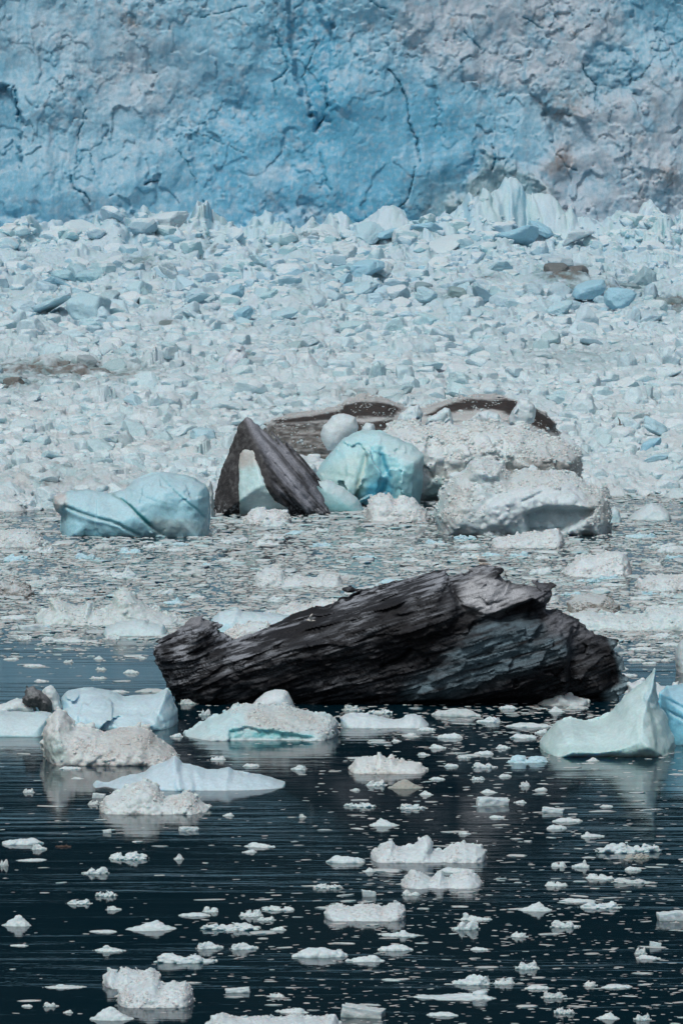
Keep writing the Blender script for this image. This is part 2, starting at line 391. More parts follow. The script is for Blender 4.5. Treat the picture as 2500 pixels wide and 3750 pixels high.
c = mixc(c, (.50, .58, .64), sstep(.05, .4, fn) * .45); c = mixc(c, (.08, .32, .48), sstep(.12, .45, -fn) * .45 * np.clip(.6 + 2 * mn, 0, 1)); c = mixc(c, (.10, .36, .52), sstep(.1, .5, mn) * .4)
strat = sstep(.1, .6, np.sin(gz * 5.2 - gx * .9 + 2 * fbm(gx / 9, gz / 4, 0, 2, 47))) * blob(1600, 500, 250, 170)
c = mixc(c, (.12, .31, .42), strat * .35)
Vw = np.stack([gx, yy, gz], -1)
# the upper surface runs back from the lip
nb = 40
top = Vw[:, -1:, :]; back = np.repeat(top, nb, 1); tt = np.linspace(0, 1, nb + 1)[1:][None]
back[..., 1] += tt * 170; back[..., 2] += tt * 9 + 3.5 * fbm(back[..., 0] / 14, back[..., 1] / 14, 0, 4, 51) * np.minimum(1, tt * 6) + 3 * (jumble(back[..., 0] / 7, back[..., 1] / 7, 52)[0] - .5) * np.minimum(1, tt * 6)
Vw = np.concatenate([Vw, back], 1); c = np.concatenate([c, np.broadcast_to(WHITE, back.shape)], 1)
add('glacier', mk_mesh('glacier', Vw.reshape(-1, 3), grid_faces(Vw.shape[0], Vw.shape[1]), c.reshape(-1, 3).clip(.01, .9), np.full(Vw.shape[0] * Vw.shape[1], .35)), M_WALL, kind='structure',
    label='tall fractured blue and white glacier face closing the fjord')

# ---- the rubble of calved ice banked up against the glacier
def base_h(x, y):
    t = np.clip((y - 560) / 420, 0, 1.3)
    h = 12.6 * t ** 1.35
    h = h + (.35 + 2.2 * np.clip(t, 0, 1)) * fbm(x / 22, y / 45, 0, 3, 61)
    h = h + 5.0 * sstep(935, 985, y) * np.clip(fbm(x / 6.5, y / 30, 0, 3, 67) + .05, 0, 1) * 1.6
    # hummocks seen in the picture (pixel, row, spread m, height m)
    for cx, cy, sx_, sy_, hh in HUM:
        h = h + hh * np.exp(-((x - cx) / sx_) ** 2 - ((y - cy) / sy_) ** 2)
    return h
def hum(px, py, Y, sx_, sy_, hh): return (at_y(px, py, Y)[0], Y, sx_, sy_, hh)
HUM = [hum(2060, 1010, 890, 6, 9, 2.4), hum(1900, 800, 985, 5, 6, 7.0), hum(2020, 800, 984, 4, 6, 5.5), hum(1430, 800, 983, 4.5, 7, 6.5), hum(1650, 850, 980, 6, 8, 3.5), hum(2300, 860, 985, 4, 6, 3), hum(300, 860, 975, 14, 8, 2.0), hum(1130, 1020, 880, 6, 10, 2.4),
       hum(250, 1340, 740, 9, 8, 1.2), hum(1100, 1330, 720, 4, 5, .9), hum(1820, 870, 960, 6, 6, 2.0), hum(560, 870, 978, 5, 8, 3.6), hum(380, 870, 965, 4, 8, 2.0), hum(760, 870, 985, 4, 8, 2.2), hum(1250, 860, 985, 5, 8, 2.4), hum(1700, 850, 980, 7, 8, 3.0), hum(2250, 880, 980, 12, 8, 1.5), hum(1050, 860, 980, 7, 8, 2.0), hum(60, 880, 980, 5, 8, 2.2), hum(2330, 1650, 590, 7, 12, 1.6), hum(250, 1780, 580, 9, 10, 1.3), hum(900, 1700, 600, 9, 12, .8)]
EDGE = [(-1200, 1880), (0, 1875), (200, 1870), (500, 1840), (800, 1830), (1100, 1780), (1600, 1780), (2150, 1815), (2300, 1815), (2500, 1825), (3700, 1830)]
ez = [ground(*p) for p in EDGE]
def edge_y(x): return np.interp(x, [p[0] for p in ez], [p[1] for p in ez])
def field_h(x, y, fine=True):
    h = base_h(x, y)
    wx = fbm(x / 3, y / 3, 0, 2, 62) * 1.1; wy = fbm(x / 3, y / 3, 4, 2, 63) * 1.1
    big = sstep(-.15, .35, fbm(x / 18, y / 26, 2, 3, 64)) * (.5 + .5 * np.clip((y - 600) / 250, 0, 1))
    a, ea, ca = jumble((x + wx) / 8.5, (y + wy) / 19.0, 71, 1.3)
    b_, eb, cb = jumble((x + wx * .5) / 3.0, (y + wy * .5) / 7.5, 72, 1.4)
    c_, ec, cc = jumble((x + wx * .2) / 1.2, (y + wy * .2) / 3.0, 73, 1.4)
    t = np.clip((y - 560) / 300, 0, 1)
    h = h + (a - .45) * (.3 + 1.3 * big) * (.4 + .6 * t) + (b_ - .5) * (.30 + .3 * big) + .30 * fbm(x / .9, y / 2, 0, 3, 74) + .9 * (.6 + big) * fbm(x / 3.4, y / 9, 0, 3, 75)
    return h, ca, cb, cc, big, a, b_
ny_ = 1500
Ys = 532 + (1010 - 532) * (np.linspace(0, 1, ny_) ** 1.25)
us = np.unique(np.concatenate([np.linspace(-.24, -.0625, 150), np.linspace(-.0625, .0625, 690), np.linspace(.0625, .24, 150)]))
gu, gy = np.meshgrid(us, Ys, indexing='ij'); gx = gu * gy
h, ca, cb, cc, big, ja, jb = field_h(gx, gy)
ey = edge_y(gx) + 5 * fbm(gx / 6, gy / 20, 0, 3, 66)
k = sstep(-2.5, 2.5, gy - ey)
h = -.8 + (h + .8 + .35) * k
h = h + .10 * fbm(gx / .35, gy / .5, 0, 2, 68)
PX, PY = proj(gx, gy, h)
far = sstep(600, 940, gy)
def field_color(gx, gy, PX, PY, ca, cb, cc, far):
    QX = PX + 45 * fbm(gx / 4, gy / 8, 0, 4, 81); QY = PY + 16 * fbm(gx / 4, gy / 8, 3, 4, 82)
    def blob(cx, cy, rx, ry, k=1.0): return k * np.exp(-(((QX - cx) / rx) ** 2 + ((QY - cy) / ry) ** 2))
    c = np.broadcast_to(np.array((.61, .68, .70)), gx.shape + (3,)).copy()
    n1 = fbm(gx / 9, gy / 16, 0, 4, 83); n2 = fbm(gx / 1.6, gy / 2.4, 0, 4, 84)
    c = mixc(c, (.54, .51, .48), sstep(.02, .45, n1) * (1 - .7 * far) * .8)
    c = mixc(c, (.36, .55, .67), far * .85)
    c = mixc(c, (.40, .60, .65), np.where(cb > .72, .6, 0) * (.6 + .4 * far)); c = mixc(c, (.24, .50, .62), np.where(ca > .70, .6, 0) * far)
    c = mixc(c, (.30, .52, .55), np.where(cc > .68, .7, 0))
    c = mixc(c, (.40, .36, .33), sstep(.22, .6, n2) * .55 * (1 - .5 * far))
    dirt = 0
    for q in ((220, 1350, 330, 35, .75), (60, 1400, 90, 30, .6), (1090, 1050, 30, 12, .6), (2060, 1000, 95, 30, .95), (2200, 1060, 170, 40, .6), (2470, 1110, 60, 30, .9), (1660, 1080, 60, 22, .6), (1790, 1015, 35, 8, .9), (520, 960, 70, 28, .5), (780, 910, 50, 18, .5), (90, 950, 40, 10, .7), (900, 1310, 60, 30, .6), (1160, 860, 90, 14, .5), (1090, 1260, 60, 30, .3), (600, 1180, 40, 18, .45), (760, 1110, 12, 25, .7), (400, 1070, 10, 18, .8), (2350, 1530, 80, 18, .5), (200, 1760, 200, 60, .35), (1300, 1440, 180, 25, .4), (1100, 1600, 600, 60, .15), (980, 1480, 50, 20, .5), (2100, 1300, 260, 50, .25), (1545, 1060, 50, 15, .5)):
        dirt = np.maximum(dirt, blob(*q))
    global DIRT; DIRT = np.clip(dirt * (1.0 + 2.0 * n2), 0, .9)
    c = mixc(c, (.17, .14, .12), DIRT)
    bl = 0
    for q in ((480, 880, 70, 40, .9), (1170, 1010, 120, 50, .9), (1320, 1080, 80, 30, .5), (1480, 900, 60, 30, .5), (1760, 870, 90, 30, .6), (1950, 940, 140, 40, .4), (240, 1040, 120, 30, .5), (150, 960, 200, 60, .3), (2250, 1120, 80, 40, .5), (700, 1080, 150, 40, .3), (1000, 1180, 200, 30, .3), (300, 1200, 140, 50, .35)):
        bl = np.maximum(bl, blob(*q))
    return mixc(c, (.16, .40, .52), np.clip(bl * (.8 + n2), 0, 1))
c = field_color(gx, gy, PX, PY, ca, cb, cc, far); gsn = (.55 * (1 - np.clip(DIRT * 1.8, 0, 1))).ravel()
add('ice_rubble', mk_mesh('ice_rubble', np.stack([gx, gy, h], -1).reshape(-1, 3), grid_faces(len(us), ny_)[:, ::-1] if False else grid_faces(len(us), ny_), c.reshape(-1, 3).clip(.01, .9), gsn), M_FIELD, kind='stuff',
    label='jumbled field of calved white and pale blue ice rubble below the glacier')

# ---- shapes of broken ice
def ico(sub):
    t = (1 + 5 ** .5) / 2
    v = [(-1, t, 0), (1, t, 0), (-1, -t, 0), (1, -t, 0), (0, -1, t), (0, 1, t), (0, -1, -t), (0, 1, -t), (t, 0, -1), (t, 0, 1), (-t, 0, -1), (-t, 0, 1)]
    f = [(0, 11, 5), (0, 5, 1), (0, 1, 7), (0, 7, 10), (0, 10, 11), (1, 5, 9), (5, 11, 4), (11, 10, 2), (10, 7, 6), (7, 1, 8), (3, 9, 4), (3, 4, 2), (3, 2, 6), (3, 6, 8), (3, 8, 9), (4, 9, 5), (2, 4, 11), (6, 2, 10), (8, 6, 7), (9, 8, 1)]
    v = [tuple(np.array(q) / np.linalg.norm(q)) for q in v]
    for _ in range(sub):
        m = {}; nf = []
        def mid(a, b_):
            kk = (min(a, b_), max(a, b_))
            if kk not in m:
                q = np.array(v[a]) + np.array(v[b_]); v.append(tuple(q / np.linalg.norm(q))); m[kk] = len(v) - 1
            return m[kk]
        for a, b_, c_ in f:
            ab, bc, cca = mid(a, b_), mid(b_, c_), mid(c_, a)
            nf += [(a, ab, cca), (b_, bc, ab), (c_, cca, bc), (ab, bc, cca)]
        f = nf
    return np.array(v), np.array(f, np.int32)
ICO = [ico(i) for i in range(5)]
def block_shape(seed, sub=3, nplanes=13, rough=.03, flat=1.0):
    """an angular block: a ball cut by random planes, its corners weathered"""
    rg = np.random.RandomState(seed); D, Fc = ICO[sub]
    nrm = rg.normal(size=(nplanes, 3)); nrm /= np.linalg.norm(nrm, axis=1)[:, None]; dd = rg.uniform(.55, 1.0, nplanes)
    nrm = np.concatenate([nrm, np.eye(3), -np.eye(3)]); dd = np.concatenate([dd, rg.uniform(.85, 1.0, 6)])
    q = D @ nrm.T; r = np.where(q > .05, dd / np.maximum(q, .05), 9); 
    kk = 26.0; r = -np.log(np.exp(-kk * np.minimum(r, 1.6)).sum(1)) / kk
    r = np.clip(r, .3, 1.15)
    V = D * r[:, None]
    V += D * (rough * 3 * fbm(V[:, 0] * 1.6 + seed, V[:, 1] * 1.6, V[:, 2] * 1.6, 4, seed % 97))[:, None]
    if sub >= 3: V += D * (rough * .9 * fbm(V[:, 0] * 6 + seed, V[:, 1] * 6, V[:, 2] * 6, 2, 3))[:, None]
    s = np.array([rg.uniform(.75, 1.25), rg.uniform(.75, 1.25), rg.uniform(.55, .95) * flat])
    V = V * s; V /= np.abs(V).max()
    return V, Fc
def merge_many(name, shapes, which, pos, scl, rot, cols, snow, mat, smooth=True, **kw):
    """many small pieces as one mesh; scl (n,3), rot (n,) about z with a tilt"""
    VV, FF, CC, SS = [], [], [], []; off = 0; sa = np.broadcast_to(np.asarray(snow, float), (len(which),))
    for s in range(len(shapes)):
        I = np.nonzero(which == s)[0]
        if not len(I): continue
        V0, F0 = shapes[s]
        P = V0[None] * scl[I][:, None]
        ca_, sa_ = np.cos(rot[I])[:, None], np.sin(rot[I])[:, None]
        P = np.stack([P[..., 0] * ca_ - P[..., 1] * sa_, P[..., 0] * sa_ + P[..., 1] * ca_, P[..., 2]], -1) + pos[I][:, None]
        nv = V0.shape[0]
        FF.append((F0[None] + (np.arange(len(I)) * nv)[:, None, None] + off).reshape(-1, 3)); VV.append(P.reshape(-1, 3)); CC.append(np.repeat(cols[I], nv, 0)); SS.append(np.repeat(sa[I], nv)); off += nv * len(I)
    return add(name, mk_mesh(name, np.concatenate(VV), np.concatenate(FF), np.concatenate(CC).clip(.01, .9), np.concatenate(SS), smooth), mat, **kw)
def tilt_shape(V, a, b_):
    ca_, sa_ = math.cos(a), math.sin(a); cb_, sb_ = math.cos(b_), math.sin(b_)
    V = np.stack([V[:, 0], V[:, 1] * ca_ - V[:, 2] * sa_, V[:, 1] * sa_ + V[:, 2] * ca_], 1)
    return np.stack([V[:, 0] * cb_ + V[:, 2] * sb_, V[:, 1], -V[:, 0] * sb_ + V[:, 2] * cb_], 1)

# ---- loose chunks all over the rubble: the largest are things of their own, the rest one mass
rg = np.random.RandomState(77)
yt = np.linspace(540, 995, 400); rt = proj(0 * yt, yt, base_h(0 * yt, yt))[1]
N = 66000
rows = rg.uniform(860, 1900, N)
cy_ = np.interp(-rows, -rt, yt) + rg.normal(size=N) * 2
cx_ = cy_ * rg.uniform(-.096, .096, N)
ok = (cy_ > edge_y(cx_) + 1) & (cy_ < 993); cx_, cy_ = cx_[ok], cy_[ok]
fh = field_h(cx_, cy_)
pxs = 4.6 * (1 - rg.rand(len(cx_)) * .993) ** -.56          # half width as seen, photo pixels
clump = np.clip(.9 + 1.1 * fbm(cx_ / 7, cy_ / 18, 0, 3, 88), .45, 1.9)
sz = np.clip(pxs * clump, 3.8, 43) * np.clip(cy_, 560, 900) / FPX
hh = fh[0] + sz * .28
px_, py_ = proj(cx_, cy_, hh)
NC = len(cx_)
cc_ = field_color(cx_, cy_, px_, py_, rg.rand(NC) * .8, rg.rand(NC), rg.rand(NC) * .9, sstep(600, 940, cy_))
cc_ = cc_ * rg.uniform(.88, 1.12, (NC, 1))
scl = np.stack([sz * rg.uniform(.85, 1.35, NC), sz * rg.uniform(.8, 1.3, NC), sz * rg.uniform(.75, 1.35, NC)], 1)
vis = (px_ > 15) & (px_ < 2485) & (py_ < 1880)
order = np.argsort(-np.where(vis, sz / cy_, 0)); solo = order[:215]
rest = np.ones(NC, bool); rest[solo] = False
SH = [block_shape(300 + i, 1, 10, .03) for i in range(10)] ; SH = [(tilt_shape(v, rg.uniform(-.6, .6), rg.uniform(-.6, .6)), f) for v, f in SH]
SH += [block_shape(340 + i, 2, 7 + i % 4, .03) for i in range(14)]
which = np.where(sz / cy_ * FPX > 15, rg.randint(10, 24, NC), rg.randint(0, 10, NC))
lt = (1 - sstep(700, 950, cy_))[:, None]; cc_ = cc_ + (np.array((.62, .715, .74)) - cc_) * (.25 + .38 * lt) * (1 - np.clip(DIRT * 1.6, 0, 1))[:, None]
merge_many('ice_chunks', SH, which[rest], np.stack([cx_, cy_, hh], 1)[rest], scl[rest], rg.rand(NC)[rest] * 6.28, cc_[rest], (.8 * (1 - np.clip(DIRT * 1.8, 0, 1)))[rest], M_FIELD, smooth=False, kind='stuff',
           label='countless small loose ice chunks scattered over the rubble field')
BIG = [(1385, 850, 95, 70, 'w'), (1455, 815, 85, 70, 'p'), (1350, 885, 110, 70, 'p'), (1480, 890, 90, 60, 'w'), (1420, 880, 80, 50, 'b'), (1540, 850, 70, 60, 'p'), (1560, 900, 130, 90, 'b'), (1640, 925, 190, 70, 'w'), (1330, 1045, 140, 130, 'b'), (1395, 1035, 110, 120, 'w'), (580, 865, 190, 95, 'w'), (450, 895, 150, 70, 'b'),
       (1310, 1100, 190, 70, 'p'), (1560, 1120, 90, 75, 'p'), (1760, 1115, 100, 95, 'p'), (2050, 1170, 95, 85, 'p'), (2160, 1110, 110, 100, 'b'), (2270, 1135, 110, 95, 'b'), (1900, 905, 150, 80, 'b'), (2110, 905, 110, 90, 'w'), (850, 1110, 110, 85, 'b'),
       (890, 1180, 80, 60, 'b'), (220, 1060, 130, 55, 'b'), (180, 1150, 160, 75, 'p'), (340, 1175, 150, 115, 'p'), (720, 1120, 100, 60, 'p'), (1200, 880, 110, 60, 'w'), (60, 900, 100, 60, 'w'), (1260, 960, 100, 80, 'w'), (1830, 1000, 90, 50, 'p'), (1090, 1330, 90, 70, 'w'),
       (460, 1330, 110, 45, 'p'), (1690, 1090, 80, 80, 'p'), (2390, 1600, 100, 80, 'p'), (2400, 1740, 190, 110, 'p'), (2380, 1660, 80, 60, 'b'), (2460, 880, 110, 80, 'w'), (750, 1630, 90, 60, 'p'), (490, 1490, 70, 50, 'p'), (480, 1590, 75, 45, 'p'), (900, 1210, 60, 60, 'p'), (120, 1480, 60, 40, 'w'), (300, 870, 120, 60, 'w'),
       (1990, 870, 100, 60, 'b'), (2330, 900, 90, 50, 'p'), (820, 890, 80, 50, 'w'), (1040, 1180, 90, 60, 'p'), (1130, 1110, 70, 60, 'p'), (620, 1010, 90, 50, 'w'), (960, 980, 80, 50, 'p'), (1660, 1165, 70, 45, 'p'), (1900, 1130, 110, 50, 'p')]
CB = {'w': (.60, .68, .71), 'p': (.46, .62, .68), 'b': (.36, .57, .67)}
BIGS = []
for a_, b_, w_, h_, k_ in BIG:
    Y_ = np.interp(-b_, -rt, yt); x_ = at_y(a_, b_, Y_)[0]; z_ = float(field_h(np.array([x_]), np.array([Y_]))[0][0]); m_ = Y_ / FPX
    BIGS.append((x_, Y_, at_y(a_, b_, Y_)[1] + h_ * m_ * .42, np.array((w_ * m_ * .56, w_ * m_ * .5, h_ * m_ * .56)), np.array(CB[k_]), a_, b_))
SOLO = BIGS + [(cx_[i], cy_[i], hh[i], scl[i], cc_[i], px_[i], py_[i]) for i in solo]

# ================================================================ ICEBERGS
CRUST = [block_shape(1200 + i, 1 if i < 5 else 2, 9, .05) for i in range(12)]
LAND = []          # (short phrase, px, py) landmarks used in the labels of the small pieces
def make_berg(name, label, cat, outline, yb, T, mat=None, col=(.62, .66, .67), snow=.6, r=None, prof=.5, paint=(), relief=(), disp=None, lumps=(), nz=(),
              vox=1.25, depth_bias=0.0, zmin=None, flare=.25, parent=None, group=None, Yf=None, colfn=None, facets=0.0, fscale=2.0, hy=0.0, short=None, amp=None, edge_n=.12, clip=None, proud=0.0, crust=None, crust_mask=None):
    """one iceberg. outline: its silhouette from the left waterline over the top to the right waterline (photo pixels);
    T: half thickness in metres; relief: (points, metres outward, softness px); paint: (points, colour, softness px)"""
    pts = PT(outline) if isinstance(outline, str) else outline
    cx = sum(p[0] for p in pts) / len(pts)
    if Yf is None: Yf = ground(cx, yb)[1]
    Yc = Yf + T * .8 + depth_bias
    pl = [at_y(px, py, Yc) for px, py in pts]
    zb = -1.0 if zmin is None else zmin
    if zmin is None:
        pl = [(pl[0][0] + .0, zb)] + pl + [(pl[-1][0] - .0, zb)]
    xs = [p[0] for p in pl]; zz = [p[1] for p in pl]
    H = max(zz); W = max(xs) - min(xs)
    if r is None: r = min(.5 * H, .25 * W)
    m = Yc / 5683.0 * vox
    A = .35 if amp is None else amp
    gx = np.arange(min(xs) - 4 * m - .3, max(xs) + 4 * m + .3, m)
    gz = np.arange(zb - 3 * m, H + 4 * m + .3, m)
    my = m * 1.35
    X2, Z2 = np.meshgrid(gx, gz, indexing='ij')
    ew = edge_n * fbm(X2 / 1.1, Z2 / 1.1, cx * .01, 4, 5)
    d2 = sdpoly(X2, Z2, pl) + ew
    t = np.clip(-d2 / r, 0, 1)
    dclip = None
    if clip is not None:
        qx_, qz_ = zip(*[at_y(a_, b_, Yf + .6) for a_, b_ in PT(clip)]); dclip = sdpoly(X2 + .12 * fbm(X2 / .5, Z2 / .5, 1, 3, 77), Z2 + .12 * fbm(X2 / .5, Z2 / .5, 4, 3, 78), list(zip(qx_, qz_)))
    Tm = T * (1 - (1 - t) ** 2) ** prof * (1 + flare * (1 - np.clip(Z2 / H, 0, 1)))
    PX2, PY2 = proj(X2, Yf + 0 * X2, Z2)
    wx = PX2 + 5 * fbm(X2 / .8, Z2 / .8, 3, 3, 91) ; wy = PY2 + 5 * fbm(X2 / .8, Z2 / .8, 6, 3, 92)
    out = np.zeros(X2.shape)
    for it in relief:
        p_, dep, so = it[:3]; p_ = PT(p_)
        if len(it) > 3: out += dep * np.exp(-(sdline(wx, wy, p_) / so) ** 2)
        else: out += dep * sstep(so, -so, sdpoly(wx, wy, p_))
    if facets:
        ja, ea, _ = jumble(X2 / fscale + cx, Z2 / fscale + .3 * fbm(X2, Z2, 0, 2, 4), 17, 1.6); out += facets * (ja - .5)
    yf = Yc - Tm - out * np.clip(t * 3, 0, 1) - proud; ybk = Yc + Tm * .9
    if dclip is not None: yf = yf + np.clip(dclip + .3, 0, 1) * .5; ybk = yf + 1.0
    gy = np.arange(min(yf[d2 < 0].min(), Yc) - A - 3 * my, ybk.max() + A + 3 * my, my)
    Y3 = gy[None, :, None]
    f = np.maximum(yf[:, None, :] - Y3, Y3 - ybk[:, None, :]).astype(np.float32)
    f = np.maximum(f, d2[:, None, :].astype(np.float32) * 1.0)
    if dclip is not None: f = np.maximum(f, dclip[:, None, :].astype(np.float32))
    f = np.maximum(f, (zb + m - gz)[None, None, :].astype(np.float32))
    I = np.nonzero(np.abs(f) < A * 1.6 + 2 * m)
    x, y, z = gx[I[0]], gy[I[1]], gz[I[2]]
    dd = np.zeros(len(x))
    sd_ = (abs(int(cx * 7 + yb)) % 1000)
    for sc, am, oc in nz: dd += am * fbm(x / sc + sd_, y / sc, z / sc, oc, 3)
    for sc, am in lumps:
        q = .35 * sc * fbm(x / sc, y / sc, z / sc, 2, 8)
        f1, f2 = worley3((x + q) / sc + sd_, y / sc, (z + q) / (sc * .85), 6)
        dd += am * (.62 - f1) * 2.6
    if disp is not None: 
        qx, qy = proj(x, Yf + 0 * x, z); dd += disp(x, y, z, qx, qy)
    f[I] -= dd.astype(np.float32)
    V, Fc = surfnets(f, gx, gy, gz)
    N = vnormals(V, Fc)
    PXv, PYv = proj(V[:, 0], V[:, 1], V[:, 2])
    wxv = PXv + 7 * fbm(V[:, 0] / .9, V[:, 1] / .9, V[:, 2] / .9, 4, 93); wyv = PYv + 7 * fbm(V[:, 0] / .9, V[:, 1] / .9, V[:, 2] / .9 + 5, 4, 94)
    c = np.broadcast_to(np.array(col, float), (len(V), 3)).copy()
    n1 = fbm(V[:, 0] / 1.5 + sd_, V[:, 1] / 1.5, V[:, 2] / 1.2, 4, 95)
    c = c * (1 + .22 * n1)[:, None]
    for it in paint:
        p_, pc, so = it[:3]; p_ = PT(p_)
        if len(it) > 3: w = np.exp(-(sdline(wxv, wyv, p_) / so) ** 2) * it[3]
        else: w = sstep(so, -so, sdpoly(wxv, wyv, p_)) * np.clip(.9 + .8 * n1, 0, 1)
        c = mixc(c, pc, w)
    sv = snow
    if colfn is not None: c, sv = colfn(c, V, N, PXv, PYv)
    # the object's origin sits at its base
    org = np.array([V[:, 0].mean(), V[:, 1].mean(), 0 if zmin is None else V[:, 2].min()])
    if parent is not None: org = np.array(parent.location)
    me = mk_mesh(name, V - org, Fc, c.clip(.008, .9), sv)
    o = add(name, me, mat or M_ICE, None, label, cat, group)
    if parent is not None: o.parent = parent
    else: o.location = org
    if short: LAND.append((short, cx, yb))
    if crust:
        n_, s_ = crust; rc = np.random.RandomState(int(cx) + 7)
        w_ = np.clip(N[:, 2] + .35, 0, 1) * (N[:, 1] < .35) * (V[:, 2] > .05 + org[2]) * np.clip(.5 + 2.2 * fbm(V[:, 0] / 1.6, V[:, 1] / 1.6, V[:, 2] / 1.2, 2, 55), 0, 1)
        if crust_mask: w_ = w_ * (sdpoly(PXv, PYv, PT(crust_mask)) < 0)
        J = rc.choice(len(V), n_, p=w_ / w_.sum())
        q_ = s_ * .23 * (1 - rc.rand(n_) * .97) ** -.42; c_cr = c[J] * .45 + np.array((.63, .69, .71)) * .55 * min(1, np.mean(col) * 1.75)
        merge_many('crumbly_crust', CRUST, rc.randint(0, len(CRUST), n_), V[J] - org - N[J] * (q_ * .1)[:, None], q_[:, None] * rc.uniform(.7, 1.2, (n_, 3)), rc.rand(n_) * 6.28, c_cr * rc.uniform(.96, 1.14, (n_, 1)), .6, mat or M_ICE, parent=o, kind='stuff')
    return o

def strata(x, z, seed, slope, per, wav=.5):
    s = z - slope * x + wav * fbm(x / 5, z / 4, 0, 3, seed)
    s = s + .55 * per * pn(s / per * .6, x / 9, 0, seed + 1) * 2
    fr = s / per - np.floor(s / per)
    return s, fr

# ---- the large black iceberg
X0 = at_y(1250, 2300, 385)[0]
def slab_disp(x, y, z, qx, qy):
    bend = .30 + .05 * sstep(900, 600, qx)
    s, f1 = strata(x, z, 201, bend, 1.05); _, f2 = strata(x, z, 211, bend + .01, .46, .25)
    led = (1 - f1) ** 1.3 * sstep(0, .05, f1); led2 = (1 - f2) ** 1.2 * sstep(0, .08, f2)
    m1 = np.clip(.45 + 2.2 * fbm(x / 2.2, z / 1.4, 0, 3, 221), 0, 1.5); m2 = np.clip(.4 + 2.4 * fbm(x / 1.1, z / .8, 0, 3, 222), 0, 1.4)
    rgt = sstep(1640, 1760, qx)
    v = led * .55 * m1 * (1 - .6 * rgt) + led2 * .22 * m2 * (1 - .2 * rgt)
    a = math.atan(.3); u = x * math.cos(a) + z * math.sin(a); w = -x * math.sin(a) + z * math.cos(a)
    v += .16 * fbm(u / 4.5, y / 1.2, w / .34, 5, 231) + .28 * fbm(u / 3.0, y / 2, w / 1.5, 3, 232) + .07 * fbm(u / .5, y / .5, w / .4, 3, 238)
    ja, ea, _ = jumble(u / 2.1 + .3 * fbm(u, w, 0, 2, 2), w / 1.0, 236, 1.5); v += (.10 + .32 * rgt) * (ja - .5)
    v += .03 * ridged(u / .6, y / .6, w / .4, 3, 237)
    low = sstep(2330, 2420, qy) * sstep(760, 900, qx) * sstep(1750, 1500, qx)
    v += .10 * low * (ridged(u / .45, y, w / 2.5, 2, 233) - .3)
    f1_, _ = worley3(x / 1.0, y / 1.0, z / .8, 234); v -= .30 * sstep(.45, .1, f1_) * np.clip(.5 + fbm(x / 3, z / 3, 9, 2, 235) * 2, 0, 1)
    return v - .25
def slab_col(c, V, N, PX, PY):
    x, y, z = V.T
    a = math.atan(.3); u = x * math.cos(a) + z * math.sin(a); w = -x * math.sin(a) + z * math.cos(a)
    st = fbm(u / 4.2, y / 3, w / .25, 5, 241); st2 = fbm(u / 1.1, y / 1, w / .15, 4, 242); pt = fbm(u / 5, y / 5, w / 2.2, 3, 243)
    up = N[:, 2]
    # grey streaks along the strata, stronger on upward faces and in the upper half
    upper = sstep(2440, 2180, PY + (PX - 1200) * .30)
    k = sstep(.36, .56, up * .42 + st * 1.0 + st2 * .5 + pt * .7 + .12 * upper - .10)
    c = mixc(c, (.37, .375, .40), k * (.08 + .85 * upper))
    vein = np.maximum(ridged(u / 5.5 + 7, y / 3, w / .42, 3, 245), ridged(u / 3.5 + 3, y / 3, w / .24, 2, 246) - .08)
    c = mixc(c, (.47, .475, .50), sstep(.50, .72, vein + .25 * st2) * (.15 + .8 * upper) * np.clip(.6 + pt * 1.8, 0, 1))
    gap_ = ridged(u / 6 + 11, y / 4, w / .30, 3, 247)
    c = mixc(c, (.006, .007, .010), sstep(.42, .62, gap_ + .2 * st2) * .92)
    thin = ridged(u / 2.6 + 5, y / 2, w / .17, 2, 248)
    c = mixc(c, (.55, .55, .57), sstep(.66, .82, thin + .2 * st) * (.10 + .75 * upper) * np.clip(.4 + pt * 2.4, 0, 1))
    pale = sstep(40, -40, sdpoly(PX + 30 * st, PY + 30 * st2, PT('1640,2400 1720,2350 1780,2275 1960,2275 1990,2300 1960,2350 2060,2330 2085,2390 1960,2440 1800,2490 1640,2550 1480,2570 1500,2500 1700,2430')))
    c = mixc(c, (.17, .24, .27), pale * np.clip(.75 + 1.3 * st + .8 * st2, 0, 1))
    lam = sstep(25, -25, sdpoly(PX + 20 * st2, PY + 20 * st, PT('1690,2210 1690,2140 1740,2090 1800,2110 1860,2140 1930,2150 1960,2180 1880,2210 1820,2250 1770,2245')))
    c = mixc(c, (.62, .60, .60), lam * np.clip(.95 + 1.6 * st2 + .9 * st, 0, 1))
    cap = sstep(14, -14, sdpoly(PX, PY, PT('640,2304 722,2245 766,2262 770,2300 700,2290')))
    c = mixc(c, (.36, .35, .36), cap)
    rim = sstep(14, -14, sdpoly(PX, PY, PT('2230,2340 2330,2400 2340,2540 2240,2580 2200,2550 2275,2505 2262,2420')))
    c = mixc(c, (.33, .44, .47), rim * .9)
    rr = sstep(30, -30, sdpoly(PX, PY, PT('1900,2120 2040,2150 2030,2230 2110,2280 2180,2320 2090,2350 2010,2310 1980,2230')))
    c = mixc(c, (.26, .255, .27), rr * np.clip(.6 + 1.5 * st2, 0, 1))
    return c, .06 + .0 * lam
